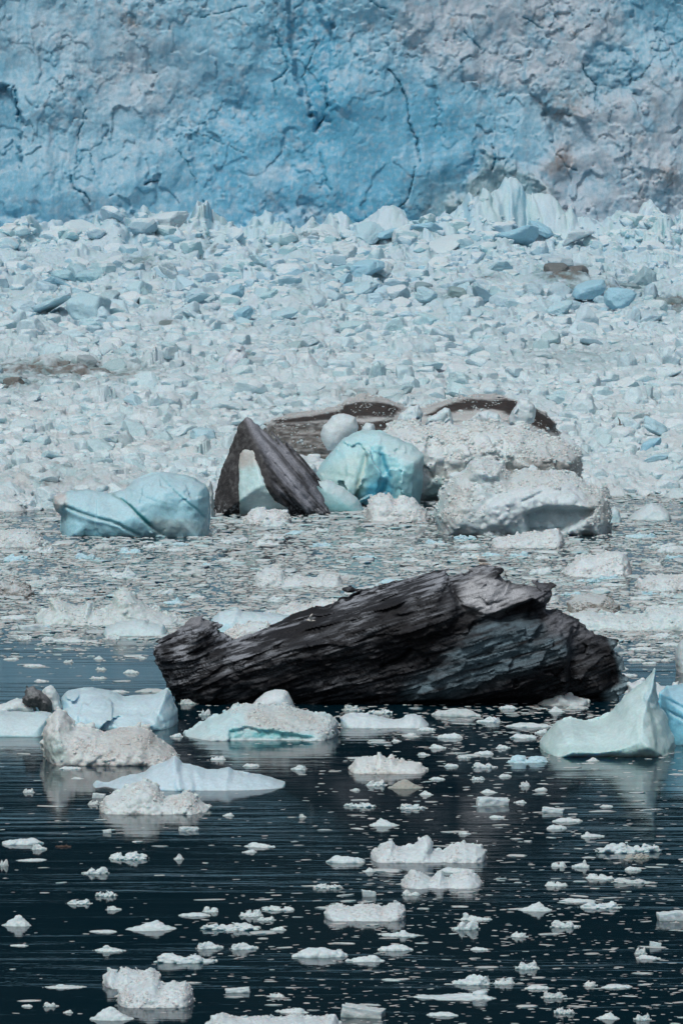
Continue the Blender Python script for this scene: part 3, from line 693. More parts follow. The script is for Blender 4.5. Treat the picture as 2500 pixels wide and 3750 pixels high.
big = make_berg('black_iceberg', 'huge layered black iceberg tilted up to the right, streaked with grey ice, in the middle', 'iceberg',
    '648,2574 602,2505 556,2402 560,2370 584,2344 642,2301 690,2262 722,2247 745,2250 762,2270 790,2300 830,2328 851,2341 880,2332 929,2316 1032,2262 1124,2230 1210,2198 1296,2168 1380,2140 1468,2116 1540,2100 1606,2090 1630,2092 1645,2108 1700,2100 1720,2080 1767,2066 1836,2080 1868,2112 1875,2135 1916,2124 1950,2126 2000,2135 2031,2166 2019,2215 2040,2222 2077,2247 2123,2275 2203,2321 2255,2344 2290,2420 2304,2494 2290,2550',
    2590, 6.0, M_DARK, (.005, .0065, .0095), r=3.4, prof=.62, disp=slab_disp, colfn=slab_col, vox=1.05, flare=-.30, amp=.95, edge_n=.14,
    relief=[('560,2330 700,2230 860,2330 760,2400 650,2420', .5, 20),
            ('780,2400 1500,2180 1620,2130 1680,2200 1640,2300 1300,2400 900,2470', .7, 30),
            ('1770,2262 1880,2225 1950,2200 2010,2240 1990,2285 1860,2285', -1.3, 9),           # deep notch under the shelf
            ('1690,2215 1830,2215 1960,2150 1990,2180 1900,2235 1790,2262', .5, 8),
            ('1660,2390 1740,2300 1850,2285 1985,2290 1940,2350 2050,2320 2085,2390 2070,2460 1900,2520 1700,2570 1500,2580', .9, 12),
            ('2085,2380 2100,2300 2200,2330 2340,2450 2330,2600 2080,2600', -1.8, 12),
            ('1640,2100 1660,2180 1700,2230', -.7, 9, 1), ('851,2341 800,2372 700,2400', -.8, 12, 1), ('1400,2445 1470,2420 1500,2380', -.7, 9, 1)],
    short='the huge black iceberg')
# ---- the black pyramid with its core of clear ice
def pyr_disp(x, y, z, qx, qy):
    right = sstep(-10, 25, qx - np.interp(qy, [1520, 1600, 1700, 1800, 1890], [905, 935, 968, 1000, 1060]))
    s = (z * .66 + x * .75) ; s2 = s + .15 * fbm(x / 2, y / 2, z / 2, 3, 251)
    v = right * (.22 * np.sin(s2 * 5.2 + 2 * pn(s2 / 1.1, 0, 0, 252)) + .12 * np.sin(s2 * 13)) 
    return v + .22 * fbm(x / .7, y / .7, z / .8, 4, 253)
def pyr_col(c, V, N, PX, PY):
    x, y, z = V.T
    right = sstep(-10, 25, PX - np.interp(PY, [1520, 1600, 1700, 1800, 1890], [905, 935, 968, 1000, 1060]))
    s = z * .66 + x * .75; l_ = z * .75 - x * .66
    st = fbm(s / .22, l_ / 3, y / 3, 3, 261); n = fbm(x / .5, y / .5, z / .5, 4, 262)
    k = right * sstep(-.25, .35, st + .3 * n)
    c = mixc(c, (.30, .295, .32), k * .85)
    strip = np.exp(-(sdline(PX + 6 * n, PY, PT('910,1530 935,1580 975,1645 1030,1710 1080,1775 1130,1850')) / 16) ** 2); strip = np.maximum(strip, .6 * np.exp(-(sdline(PX + 6 * n, PY, PT('960,1580 1040,1655 1110,1730 1170,1830')) / 12) ** 2))
    c = mixc(c, (.50, .49, .53), strip * .85); c = mixc(c, (.19, .185, .18), (1 - right) * sstep(-.1, .5, n) * .7)
    c = mixc(c, (.6, .6, .6), sstep(1830, 1880, PY) * sstep(.22, .3, fbm(x / .3, y / .3, z / .3, 2, 264)))
    return c, .05
pyr = make_berg('pyramid_iceberg', 'pointed dark grey iceberg shaped like a pyramid with furrowed right side and pale core', 'iceberg',
    '777,1884 777,1846 801,1743 837,1655 865,1575 889,1531 903,1518 924,1531 964,1563 1028,1619 1116,1687 1148,1727 1179,1798 1215,1872 1212,1884', 1888, 3.6, M_DARK, (.055, .052, .052), r=6.6, prof=.98,
    disp=pyr_disp, colfn=pyr_col, vox=1.2, flare=.5, amp=.6, edge_n=.12, relief=[('903,1518 935,1600 968,1700 1000,1800 1060,1890', .5, 16, 1)], short='the black pyramid')
make_berg('clear_ice_core', 'pale turquoise clear ice core set in the dark left face', None,
    '777,1884 777,1846 801,1743 837,1655 865,1575 889,1531 903,1518 924,1531 964,1563 1028,1619 1116,1687 1148,1727 1179,1798 1215,1872 1212,1884', 1888, 3.6, M_CLEAR, (.56, .74, .74), snow=.3, r=6.6, prof=.98,
    nz=[(.9, .14, 4), (.3, .05, 2)], vox=1.2, flare=.5, amp=.4, edge_n=.12, relief=[('903,1518 935,1600 968,1700 1000,1800 1060,1890', .5, 16, 1)], parent=pyr, proud=.22,
    clip='876,1960 875,1800 873,1735 873,1690 878,1662 895,1645 925,1648 945,1690 962,1740 982,1795 1010,1832 1056,1862 1075,1960', paint=[('860,1640 960,1640 975,1700 860,1720', (.55, .54, .51), 16), ('900,1810 1100,1800 1100,1900 900,1900', (.60, .70, .70), 30)])
# ---- the dark slab behind the pyramid
def back_col(c, V, N, PX, PY):
    x, y, z = V.T
    n = fbm(x / .8, y / .8, z / .3, 4, 271); n2 = fbm(x / 3, y / 3, z / .5, 3, 272)
    for p_ in ('995,1538 1060,1530 1180,1515 1250,1500 1260,1480 1320,1472 1430,1480 1470,1500 1440,1524 1300,1530 1150,1545 1010,1552', '1550,1520 1640,1480 1720,1462 1850,1462 1960,1490 2030,1540 2050,1590 1990,1580 1900,1530 1800,1500 1700,1500 1600,1530', '1200,1560 1320,1545 1440,1535 1440,1570 1300,1590'):
        c = mixc(c, (.055, .045, .042), sstep(7, -7, sdpoly(PX + 14 * n, PY + 12 * n2 + 5 * n, PT(p_))))
    c = mixc(c, (.095, .085, .078), sstep(8, -8, sdpoly(PX, PY + 8 * n, PT('960,1555 1200,1545 1215,1720 960,1720'))) * np.clip(.85 + n, 0, 1))
    return c, .0
make_berg('striped_iceberg', 'long low dirty iceberg with dark brown bands under grey snow, behind the black pyramid', 'iceberg',
    '968,1760 965,1700 965,1565 1000,1530 1080,1512 1230,1490 1262,1462 1330,1445 1420,1458 1480,1488 1550,1490 1640,1460 1740,1443 1850,1450 1960,1490 2030,1540 2048,1590 2046,1660', 1715, 6.5, M_ICE, (.50, .48, .47), r=3.2, prof=.5,
    disp=lambda x, y, z, qx, qy: .38 * fbm(x / 3, y / 3, z / .5, 4, 281) + .16 * np.sin(z * 6 + 2 * fbm(x / 3, 0, z, 2, 282)) + .15 * fbm(x / .5, y / .5, z / .4, 3, 283), colfn=back_col, crust=(1500, .30), vox=1.35, flare=.7, amp=.6, Yf=604, short='the long dirty banded iceberg')
# ---- blue slab, left
make_berg('cracked_blue_iceberg', 'smooth pale blue iceberg crossed by dark teal cracks, left of the black pyramid', 'iceberg',
    '226,1966 231,1886 205,1868 193,1840 200,1818 245,1800 319,1790 399,1803 454,1791 494,1759 558,1736 614,1728 677,1737 717,1749 757,1775 769,1806 766,1880 765,1952', 1966, 3.2, M_CLEAR, (.36, .62, .70), snow=.35, r=3.0, prof=.55,
    nz=[(5, .5, 2), (1.4, .16, 3), (.5, .04, 2)], vox=1.2, facets=.4, fscale=3.5, amp=.8, flare=.3,
    relief=[('414,1811 478,1854 526,1902 598,1958', -.4, 5, 1), ('590,1743 638,1798 717,1862 750,1894', -.16, 4, 1), ('231,1854 319,1886 430,1914 510,1958', -.45, 6, 1), ('200,1880 420,1920 480,1970 220,1980', -.3, 12), ('590,1750 760,1780 770,1900 720,1880 640,1800', .25, 10)],
    paint=[('414,1811 478,1854 526,1902 598,1958', (.03, .25, .27), 5, 1), ('478,1854 500,1874 560,1930', (.02, .2, .22), 6, 1), ('590,1743 638,1798 717,1862 750,1894', (.12, .40, .48), 4, .9), ('231,1854 319,1886 430,1914 510,1958', (.14, .38, .42), 5, .8),
           ('560,1900 700,1905 765,1950 560,1960', (.52, .68, .70), 20), ('470,1790 560,1830 640,1850', (.16, .42, .5), 2.4, .6), ('193,1800 240,1800 250,1850 200,1870', (.55, .5, .46), 12)], short='the cracked blue iceberg')
make_berg('small_ice_block', 'upright white ice block tucked behind the right end of the cracked blue iceberg', 'ice block', '740,1890 742,1790 752,1765 772,1762 784,1810 782,1880', 1900, 1.0, col=(.6, .63, .62), nz=[(.8, .12, 3)], lumps=[(.6, .12)], group='blocks by the bergs')
# ---- turquoise iceberg, its front foot and the boulder on top
make_berg('turquoise_iceberg', 'bright turquoise translucent iceberg with a deep blue cleft, right of the black pyramid', 'iceberg',
    '1150,1850 1160,1730 1192,1674 1259,1602 1323,1578 1387,1579 1451,1600 1514,1626 1554,1666 1550,1740 1540,1845', 1852, 3.6, M_CLEAR, (.40, .71, .75), snow=.35, r=3.2, prof=.55, nz=[(3, .3, 2), (.8, .10, 3)], facets=.65, fscale=2.8, vox=1.25, amp=.7, flare=.2,
    relief=[('1396,1650 1400,1700 1425,1745 1400,1800', -.5, 12, 1), ('1340,1668 1320,1740 1300,1820', -.35, 9, 1), ('1400,1655 1545,1690 1530,1850 1440,1850 1420,1740', .45, 12)],
    paint=[('1330,1780 1380,1740 1425,1745 1440,1800 1390,1850 1330,1850', (.10, .42, .55), 26), ('1396,1650 1410,1700 1428,1745', (.10, .48, .62), 8, .9), ('1160,1730 1340,1640 1330,1800 1300,1860 1150,1850', (.48, .68, .66), 24), ('1345,1668 1325,1740 1300,1810', (.42, .46, .36), 6, .6), ('1390,1590 1550,1660 1540,1720 1400,1650', (.55, .76, .78), 16)], short='the turquoise iceberg')
make_berg('low_turquoise_berg', 'low rounded turquoise ice at the foot of the turquoise iceberg', 'iceberg', '1140,1868 1160,1762 1200,1757 1260,1783 1310,1828 1332,1866', 1872, 1.8, M_CLEAR, (.42, .66, .68), r=1.5, nz=[(1.5, .15, 3)], vox=1.2, paint=[('1200,1840 1330,1850 1330,1880 1180,1880', (.24, .50, .52), 12)])
make_berg('round_ice_boulder', 'big round white ice boulder perched above the turquoise iceberg', 'ice boulder', '1200,1652 1178,1615 1174,1590 1182,1560 1215,1522 1258,1512 1300,1528 1312,1565 1300,1592 1275,1612 1245,1640', 1640, 1.5, col=(.66, .70, .71), r=1.2, nz=[(1.2, .18, 3)], vox=1.1,
    zmin=at_y(1230, 1665, 586)[1], Yf=583.5, short='the round white boulder')
# ---- the rubble mound behind, and its boulders
make_berg('rubble_mound', 'broad dirty white mound of packed ice rubble behind the turquoise iceberg', 'ice mound',
    '1330,1860 1340,1640 1400,1590 1440,1560 1500,1548 1580,1560 1660,1558 1750,1540 1830,1556 1900,1566 1980,1590 2040,1606 2100,1634 2130,1650 2132,1745 2125,1800', 1835, 5.5, M_ICE, (.62, .64, .64), snow=.5, r=3.4, prof=.55, lumps=[(1.3, .25), (.5, .13)], nz=[(3, .7, 3), (.5, .10, 3)], facets=.4, crust=(3200, .32), vox=1.5, amp=1.0, flare=.25,
    relief=[('1860,1620 2090,1650 2130,1700 1900,1720', .5, 20), ('1560,1700 2140,1740 2140,1860 1560,1860', -.6, 30)],
    paint=[('1560,1720 1800,1700 2130,1690 2130,1780 1560,1800', (.47, .45, .42), 30), ('1900,1650 2090,1650 2130,1720 1950,1740', (.40, .38, .36), 20), ('1500,1580 1900,1570 1880,1680 1560,1690', (.68, .69, .68), 40), ('1560,1770 1620,1740 1640,1850 1560,1850', (.42, .56, .55), 18)], short='the rubble mound')
for i, (o_, lb) in enumerate([
        ('1455,1575 1452,1545 1465,1512 1500,1490 1530,1482 1548,1510 1542,1545 1520,1570', 'leftmost of the pale boulders standing along the top of the rubble mound'),
        ('1555,1555 1560,1530 1600,1515 1625,1490 1645,1495 1655,1530 1662,1562', 'pale two-pointed boulder, second from the left atop the rubble mound'),
        ('1720,1572 1725,1540 1745,1515 1790,1502 1825,1515 1840,1545 1830,1572', 'wide low white boulder in the middle of the rubble mound top'),
        ('1860,1555 1862,1530 1885,1490 1900,1464 1930,1462 1955,1480 1964,1510 1955,1545 1925,1562 1895,1572', 'tall pale blue angular boulder at the right of the rubble mound top'),
        ('1290,1640 1310,1600 1340,1545 1365,1552 1385,1600 1380,1640', 'small pointed white boulder between the round boulder and the mound')]):
    make_berg('mound_boulder', lb, 'ice boulder', o_, 1600, 1.0, M_CLEAR if i == 3 else M_ICE, (.60, .68, .70), snow=.7, r=.8, nz=[(.9, .12, 3)], lumps=[(.9, .08)], facets=.25, fscale=1.0, vox=1.1, zmin=at_y(1500, 1625, 578)[1], Yf=572 + i % 3, edge_n=.2, group='boulders on the rubble mound')
# ---- large rough white iceberg
make_berg('rough_white_iceberg', 'large rough off-white iceberg with a smooth scooped face, right of centre behind the brash', 'iceberg',
    '1600,1935 1589,1900 1592,1860 1625,1790 1655,1750 1664,1739 1684,1735 1705,1715 1716,1690 1760,1673 1800,1687 1840,1690 1848,1715 1872,1740 1911,1717 1967,1719 2047,1727 2111,1743 2166,1775 2206,1790 2226,1822 2240,1894 2228,1942', 1956, 5.0, M_ICE, (.62, .67, .68), snow=.45, r=2.6, prof=.5, lumps=[(.8, .20), (.35, .07)], nz=[(2.5, .5, 3), (.5, .1, 3)], crust=(2600, .26), crust_mask='1580,1960 1580,1700 1700,1660 1860,1660 1860,1730 2120,1710 2250,1800 2250,1960 2150,1960 2150,1800 1900,1780 1780,1840 1760,1960', vox=1.35, amp=1.0, flare=.3,
    relief=[('1920,1875 1990,1850 2180,1860 2150,1890 2060,1945 1930,1950', -1.1, 12), ('1780,1840 1900,1780 2080,1770 2130,1810 2160,1855 1960,1860 1900,1880 1850,1930 1790,1920', .7, 16), ('1720,1760 1810,1750 1830,1820 1760,1860 1715,1830', -.7, 14), ('1910,1830 2000,1790 2120,1795', -.35, 5, 1), ('1700,1680 1850,1690 1850,1750 1720,1740', .6, 10)],
    paint=[('1840,1760 2080,1760 2150,1830 2180,1870 2000,1930 1780,1950 1770,1880', (.66, .70, .72), 24), ('1925,1885 2000,1860 2170,1870 2060,1940 1940,1948', (.46, .54, .57), 10), ('1590,1900 1600,1840 1670,1750 1690,1760 1640,1860 1610,1930', (.44, .62, .63), 12), ('1620,1800 1720,1730 1740,1850 1660,1930 1620,1930', (.58, .58, .56), 18), ('1820,1720 2000,1715 2010,1770 1840,1790', (.57, .57, .55), 18), ('2140,1780 2230,1800 2240,1930 2150,1900', (.57, .57, .55), 18)], short='the large rough white iceberg')  # darker polygon in the lower recess paints its shade into the colour
# ---- right-hand fin iceberg and its blue neighbour
make_berg('fin_iceberg', 'big smooth greenish white iceberg with a tall pointed fin, right foreground', 'iceberg',
    '1971,2742 1975,2715 1991,2697 2039,2641 2087,2632 2140,2640 2166,2641 2206,2629 2246,2593 2286,2546 2330,2512 2355,2498 2380,2470 2396,2450 2405,2500 2410,2570 2418,2588 2430,2607 2446,2650 2465,2705 2472,2748', 2754, 3.6, M_CLEAR, (.52, .71, .70), snow=.3, r=2.2, prof=.6, nz=[(2.2, .35, 3), (.6, .07, 3)], lumps=[(.7, .05)], vox=1.15, amp=.7, flare=.9,
    relief=[('2355,2560 2400,2440 2420,2580 2380,2590', -.7, 8), ('2380,2590 2440,2620 2480,2760 2400,2760', -.5, 10)], paint=[('2350,2570 2385,2490 2400,2440 2425,2600 2375,2590', (.38, .60, .66), 8), ('1960,2735 2480,2740 2480,2770 1960,2770', (.45, .66, .64), 8)], short='the fin iceberg')  # bluer fin polygon puts the shade of its right side into the colour
make_berg('blue_ridge_iceberg', 'vivid light blue iceberg cut by the right frame edge, behind the fin iceberg', 'iceberg',
    '2425,2740 2418,2600 2420,2540 2440,2515 2500,2505 2580,2500 2640,2560 2660,2740', 2746, 3.0, M_CLEAR, (.28, .62, .76), snow=.3, r=1.8, nz=[(1.4, .3, 3)], vox=1.2, Yf=ground(2500, 2725)[1], relief=[('2430,2560 2520,2600', -.3, 6, 1), ('2430,2600 2520,2640', -.3, 6, 1)], paint=[('2430,2520 2540,2520 2540,2600 2430,2580', (.26, .56, .70), 12)])
make_berg('ice_lump', 'low white lump of ice between the black iceberg and the fin', 'ice lump', '2290,2560 2300,2505 2340,2490 2380,2500 2450,2520 2480,2500 2500,2560', 2580, 1.3, nz=[(.8, .12, 3)], lumps=[(.6, .12)])
make_berg('edge_iceberg', 'white iceberg tip at the right frame edge above the fin', 'iceberg', '2475,2450 2472,2400 2482,2360 2505,2335 2560,2330 2600,2450', 2462, 1.6, M_CLEAR, (.62, .7, .71), nz=[(1, .15, 3)])
# ---- left foreground group
make_berg('grimy_iceberg', 'rough sandy grey iceberg with a white left end, left foreground', 'iceberg',
    '175,2785 160,2735 160,2700 163,2665 187,2621 205,2600 219,2597 239,2605 263,2633 279,2657 335,2665 375,2681 446,2665 510,2661 550,2673 582,2705 622,2737 650,2762 655,2782', 2792, 2.6, M_ICE, (.66, .645, .62), snow=.35, r=1.6, prof=.5, lumps=[(.55, .15), (.25, .05)], nz=[(1.5, .3, 3), (.4, .07, 3)], crust=(1500, .13), crust_mask='370,2650 600,2650 680,2800 400,2800 300,2760 150,2760 150,2700 340,2700', vox=1.1, amp=.7, flare=.6,
    relief=[('340,2690 400,2680 410,2740 350,2770', .25, 8), ('240,2640 300,2660 330,2690 260,2700', .2, 8)],
    paint=[('380,2670 560,2670 620,2740 560,2770 400,2770', (.50, .46, .42), 26), ('250,2640 330,2670 300,2720 240,2680', (.66, .66, .64), 16), ('158,2700 230,2700 250,2790 160,2790', (.44, .52, .49), 16)], short='the sandy grey iceberg')
make_berg('pale_blue_floe', 'broad pale blue iceberg with a pointed right end, left of the black iceberg', 'iceberg',
    '218,2650 222,2600 226,2550 245,2532 263,2526 335,2518 399,2530 454,2550 510,2548 558,2546 585,2535 612,2520 624,2540 634,2570 650,2601 655,2640', 2660, 3.2, M_CLEAR, (.46, .70, .78), snow=.5, r=1.8, nz=[(1.6, .25, 3), (.5, .08, 3)], facets=.6, fscale=1.5, vox=1.15, amp=.6, flare=.8,
    relief=[('230,2600 480,2610 560,2640 480,2670 230,2670', .4, 10), ('480,2540 560,2580 600,2640', -.25, 7, 1)], paint=[('226,2550 340,2520 380,2590 230,2600', (.42, .66, .76), 18)], short='the broad pale blue iceberg')
make_berg('turquoise_floe', 'low turquoise ice at the left frame edge carrying a dark chunk', 'iceberg', '-90,2680 -90,2590 -20,2600 60,2608 150,2606 190,2615 192,2672', 2690, 2.2, M_CLEAR, (.44, .68, .73), snow=.6, r=1.2, nz=[(1.2, .15, 3)], flare=.5)
make_berg('white_ice_boulder', 'greyish white boulder left of the dark chunk', 'ice boulder', '-60,2620 -40,2580 0,2585 30,2570 60,2556 90,2562 130,2580 140,2612', 2625, .9, M_ICE, (.60, .62, .61), nz=[(.6, .12, 3)], lumps=[(.5, .1)], zmin=.1, Yf=ground(50, 2672)[1] + 1.2)
make_berg('dark_ice_chunk', 'dirty black ice chunk lying on the turquoise floe at the left', 'ice chunk', '95,2585 82,2560 92,2545 98,2520 120,2517 150,2528 175,2550 192,2575 190,2612 150,2614 140,2590', 2612, .8, M_DARK, (.05, .055, .055), snow=.5, nz=[(.5, .18, 4)], lumps=[(.4, .1)], zmin=.25, Yf=ground(140, 2672)[1] + .7, vox=1.0, paint=[('95,2520 130,2517 140,2545 100,2550', (.3, .31, .3), 8)], short='the dark chunk')
make_berg('white_ice_boulder', 'knobbly white boulder behind the dark chunk on the turquoise floe', 'ice boulder', '150,2610 152,2540 165,2520 185,2514 210,2526 222,2570 224,2612', 2610, .8, M_ICE, (.58, .61, .60), nz=[(.6, .12, 3)], lumps=[(.5, .1)], zmin=.1, Yf=ground(190, 2672)[1] + 1.8)
make_berg('ridged_blue_floe', 'long light blue floe with a low peak, front left', 'floe',
    '331,2882 351,2862 399,2868 446,2845 518,2833 558,2809 606,2789 638,2770 655,2782 670,2797 717,2805 757,2817 797,2821 837,2811 861,2825 925,2833 996,2849 1046,2866', 2884, 1.7, M_CLEAR, (.46, .67, .77), snow=.5, r=1.2, nz=[(1.2, .16, 3), (.4, .05, 2)], vox=1.05, amp=.5, flare=.8,
    relief=[('640,2770 660,2880', .3, 14, 1), ('700,2800 720,2880', -.2, 9, 1)], short='the long ridged blue floe')
make_berg('lumpy_white_floe', 'knobbly grey white floe in front of the long ridged blue floe', 'floe',
    '368,2958 383,2920 430,2904 448,2890 462,2884 490,2868 528,2860 558,2872 580,2885 590,2902 606,2920 662,2908 672,2896 690,2900 717,2912 735,2936 765,2960', 2974, 1.5, M_ICE, (.60, .63, .61), snow=.6, r=.9, lumps=[(.5, .13), (.22, .05)], nz=[(.9, .15, 3)], crust=(700, .13), vox=1.0, amp=.5, flare=.6, short='the knobbly floe')
make_berg('crusted_floe', 'wide floe with rough white crust over turquoise ice, just below the black iceberg', 'floe',
    '677,2684 717,2664 765,2629 813,2617 845,2595 885,2584 960,2582 1050,2587 1116,2603 1150,2612 1180,2611 1210,2622 1232,2645 1235,2677', 2700, 2.6, M_ICE, (.55, .63, .64), snow=.35, r=1.5, lumps=[(.6, .14), (.28, .06)], nz=[(1.2, .2, 3)], crust=(1300, .15), crust_mask='870,2560 1060,2570 1260,2620 1260,2700 1040,2680 900,2660 850,2620', vox=1.05, amp=.6, flare=.7,
    relief=[('840,2670 900,2655 1040,2675 1150,2690 1100,2705 840,2700', -.6, 8), ('670,2690 760,2630 870,2600 880,2660 800,2700', .1, 12)],
    paint=[('670,2690 760,2625 880,2600 900,2650 860,2700 680,2700', (.50, .70, .72), 16), ('840,2668 1000,2668 1150,2690 1140,2705 840,2705', (.22, .56, .58), 10), ('900,2600 1100,2600 1180,2640 1100,2680 900,2660', (.52, .53, .50), 20)], short='the crusted floe')
make_berg('ice_block', 'smooth angular white block sitting on the crusted floe', 'ice block', '928,2592 926,2576 940,2560 975,2535 1005,2522 1042,2526 1056,2536 1072,2570 1086,2602 1040,2612 975,2606', 2612, 1.0, M_CLEAR, (.62, .70, .72), snow=.75, r=.75, prof=.7, nz=[(1.0, .08, 2)], zmin=at_y(1000, 2616, 372)[1], Yf=370.2, vox=.95, edge_n=.05, relief=[('940,2590 960,2545 1040,2540 1080,2600', .15, 6)])
make_berg('smooth_slab_floe', 'low smooth pale blue slab with a rough right end, right of the crusted floe', 'floe', '1246,2660 1248,2628 1265,2616 1298,2612 1340,2613 1410,2629 1460,2637 1480,2625 1505,2613 1545,2625 1569,2652', 2664, 1.4, M_CLEAR, (.54, .68, .71), snow=.65, r=.8, nz=[(.9, .12, 3)], lumps=[(.5, .06)], vox=1.0, short='the smooth slab floe')
make_berg('peaked_floe', 'small jagged grey floe with narrow peak, at the right foot of the black iceberg', 'floe', '1965,2578 1990,2558 2020,2548 2042,2520 2056,2513 2072,2540 2110,2548 2146,2560 2150,2578', 2582, 1.3, M_ICE, (.54, .57, .56), snow=.5, r=.9, lumps=[(.5, .14)], nz=[(.8, .15, 3)], vox=1.0, amp=.5, short='the jagged peaked floe')
# ---- floes in the grey brash behind the black iceberg
BR = [
 ('jagged_floe', 'long jagged white floe with two rough peaks, left behind the brash', '130,2262 150,2245 185,2225 182,2200 195,2190 215,2195 260,2215 300,2222 322,2200 336,2205 345,2230 385,2235 410,2205 425,2170 450,2154 480,2165 505,2190 540,2220 600,2245 650,2262 660,2280', 2284, 1.8, M_ICE, (.56, .61, .58), 'lump', 'the jagged white floe'),
 ('low_turquoise_floe', 'rounded turquoise floe lying in front of the jagged white floe', '378,2318 385,2295 430,2278 500,2266 530,2268 545,2280 600,2285 612,2312', 2324, 1.3, M_CLEAR, (.46, .66, .68), '', 'the rounded turquoise floe'),
 ('dirty_boulder', 'dark dirty ice boulder by the left frame edge amid brash', '-40,2165 -30,2130 10,2125 40,2138 60,2132 90,2140 122,2165 120,2180', 2184, .9, M_ICE, (.28, .26, .24), 'lump', 'the dirty boulder'),
 ('two_block_floe', 'floe carrying two clean white blocks, in the brash above the black iceberg', '930,2140 945,2108 965,2085 990,2080 1010,2078 1040,2085 1048,2110 1090,2112 1150,2120 1175,2104 1215,2108 1240,2110 1258,2140', 2146, 1.3, M_ICE, (.64, .67, .67), 'lump', 'the two-block floe'),
 ('blue_white_floe', 'pale blue floe behind the left dip of the black iceberg', '770,2300 775,2270 800,2240 840,2228 868,2224 890,2238 930,2242 985,2245 1040,2250 1090,2260 1090,2310', 2320, 1.6, M_CLEAR, (.44, .66, .72), '', 'the pale blue floe in the dip'),
 ('snowy_floe', 'bumpy white floe against the black iceberg beside its left dip', '825,2345 828,2315 870,2295 930,2275 975,2280 1000,2300 1000,2345', 2350, 1.2, M_ICE, (.66, .67, .66), 'lump', None),
 ('white_floe', 'white floe peeping over the sloping back of the black iceberg', '1012,2265 1015,2230 1050,2222 1075,2207 1100,2218 1160,2205 1220,2190 1250,2210 1250,2260', 2262, 1.3, M_ICE, (.66, .68, .67), 'lump', None),
 ('bright_floe', 'bright white floe with a lower dirty skirt, upper right of the black iceberg', '2060,2095 2085,2068 2110,2045 2125,2032 2180,2034 2230,2020 2280,2024 2305,2050 2312,2090', 2106, 1.8, M_ICE, (.68, .69, .69), 'lump', 'the bright white floe'),
 ('lumpy_floe', 'lumpy white floe reaching the right frame edge, in grey brash', '2330,2148 2340,2125 2380,2108 2420,2106 2470,2110 2520,2100 2580,2120 2590,2150', 2158, 1.3, M_ICE, (.62, .64, .64), 'lump', None),
 ('brown_rubble_floe', 'brownish rubble heap floating right of the black iceberg top', '2074,2232 2080,2205 2110,2185 2150,2175 2200,2180 2240,2190 2262,2220 2264,2236', 2242, 1.2, M_ICE, (.27, .245, .215), 'lump', 'the brown rubble heap'),
 ('long_white_floe', 'long low white and turquoise floe at the right behind the black iceberg', '2085,2285 2092,2250 2130,2238 2200,2245 2280,2250 2355,2250 2365,2232 2400,2222 2460,2220 2540,2230 2620,2250 2620,2300', 2302, 1.8, M_ICE, (.60, .68, .67), 'lump', 'the long white and turquoise floe'),
 ('crumbly_floe', 'crumbly white mound floating in front of the turquoise iceberg', '1338,1895 1345,1850 1362,1822 1385,1808 1430,1815 1445,1830 1480,1820 1520,1830 1550,1860 1572,1895', 1908, 1.7, M_ICE, (.66, .66, .65), 'lump', 'the crumbly mound'),
 ('crumbly_floe', 'small bright crumbly floe at the foot of the black pyramid', '892,1912 900,1890 925,1870 945,1856 975,1868 1010,1862 1045,1872 1062,1890 1066,1908', 1918, 1.2, M_ICE, (.70, .72, .72), 'lump', None),
 ('wide_floe', 'wide flat white floe in front of the large rough white iceberg', '1800,1992 1815,1975 1860,1962 1900,1955 1950,1948 1955,1942 1985,1950 2010,1938 2045,1940 2062,1960 2060,1985', 2002, 1.8, M_ICE, (.66, .68, .68), 'lump', 'the wide flat floe'),
 ('blue_ice_hump', 'small pale blue ice hump right of the large rough white iceberg', '2295,1898 2330,1872 2360,1850 2385,1838 2420,1850 2450,1875 2458,1896', 1902, 1.4, M_CLEAR, (.48, .62, .64), '', None),
 ('blue_ice_hump', 'little blue hump touching the right end of the large rough white iceberg', '2225,1905 2232,1870 2250,1855 2268,1870 2275,1900', 1912, .8, M_CLEAR, (.46, .62, .65), '', None),
 ('grey_floe', 'grey lumpy floe at the left edge level with the cracked blue iceberg', '-60,1990 -40,1955 20,1940 80,1935 130,1950 160,1975 165,1992', 2000, 1.8, M_ICE, (.56, .60, .60), 'lump', None),
 ('sharp_ice_block', 'faceted pale wedge of ice in the rubble above left of the pyramid', '240,1522 244,1470 262,1430 320,1425 335,1455 365,1490 376,1520', 1530, 1.6, M_CLEAR, (.52, .60, .64), '', 'the faceted pale wedge'),
 ('tall_ice_block', 'tall leaning blue grey block in the rubble left of the pyramid', '545,1555 548,1500 552,1455 575,1435 600,1470 616,1520 615,1562', 1565, 1.2, M_CLEAR, (.48, .60, .64), '', 'the tall leaning block'),
 ('egg_ice_boulder', 'smooth white egg-shaped boulder with a dark crack high in the rubble', '798,1410 800,1370 820,1310 850,1272 880,1262 905,1290 912,1330 900,1370 860,1405', 1415, 1.6, M_CLEAR, (.60, .64, .68), '', 'the egg-shaped boulder'),
 ('stacked_ice_block', 'clean white angular block standing in a cluster right of the egg-shaped boulder', '1065,1395 1075,1350 1100,1300 1125,1285 1150,1310 1175,1345 1160,1370 1120,1400', 1402, 1.2, M_CLEAR, (.64, .70, .71), '', 'the white block cluster'),
 ('stacked_ice_block', 'lower right white block in the cluster right of the egg-shaped boulder', '1100,1425 1105,1390 1140,1368 1172,1372 1174,1405 1150,1430', 1430, .9, M_CLEAR, (.62, .68, .70), '', None),
 ('dirty_tilted_block', 'blue ice block streaked brown, in the far rubble left of centre', '1100,1075 1105,1030 1130,990 1150,960 1175,985 1215,1030 1230,1070', 1080, 1.8, M_CLEAR, (.26, .48, .58), '', 'the streaked blue block'),
]
RUB = {'sharp_ice_block': 690, 'tall_ice_block': 672, 'egg_ice_boulder': 735, 'stacked_ice_block': 730, 'dirty_tilted_block': 880}
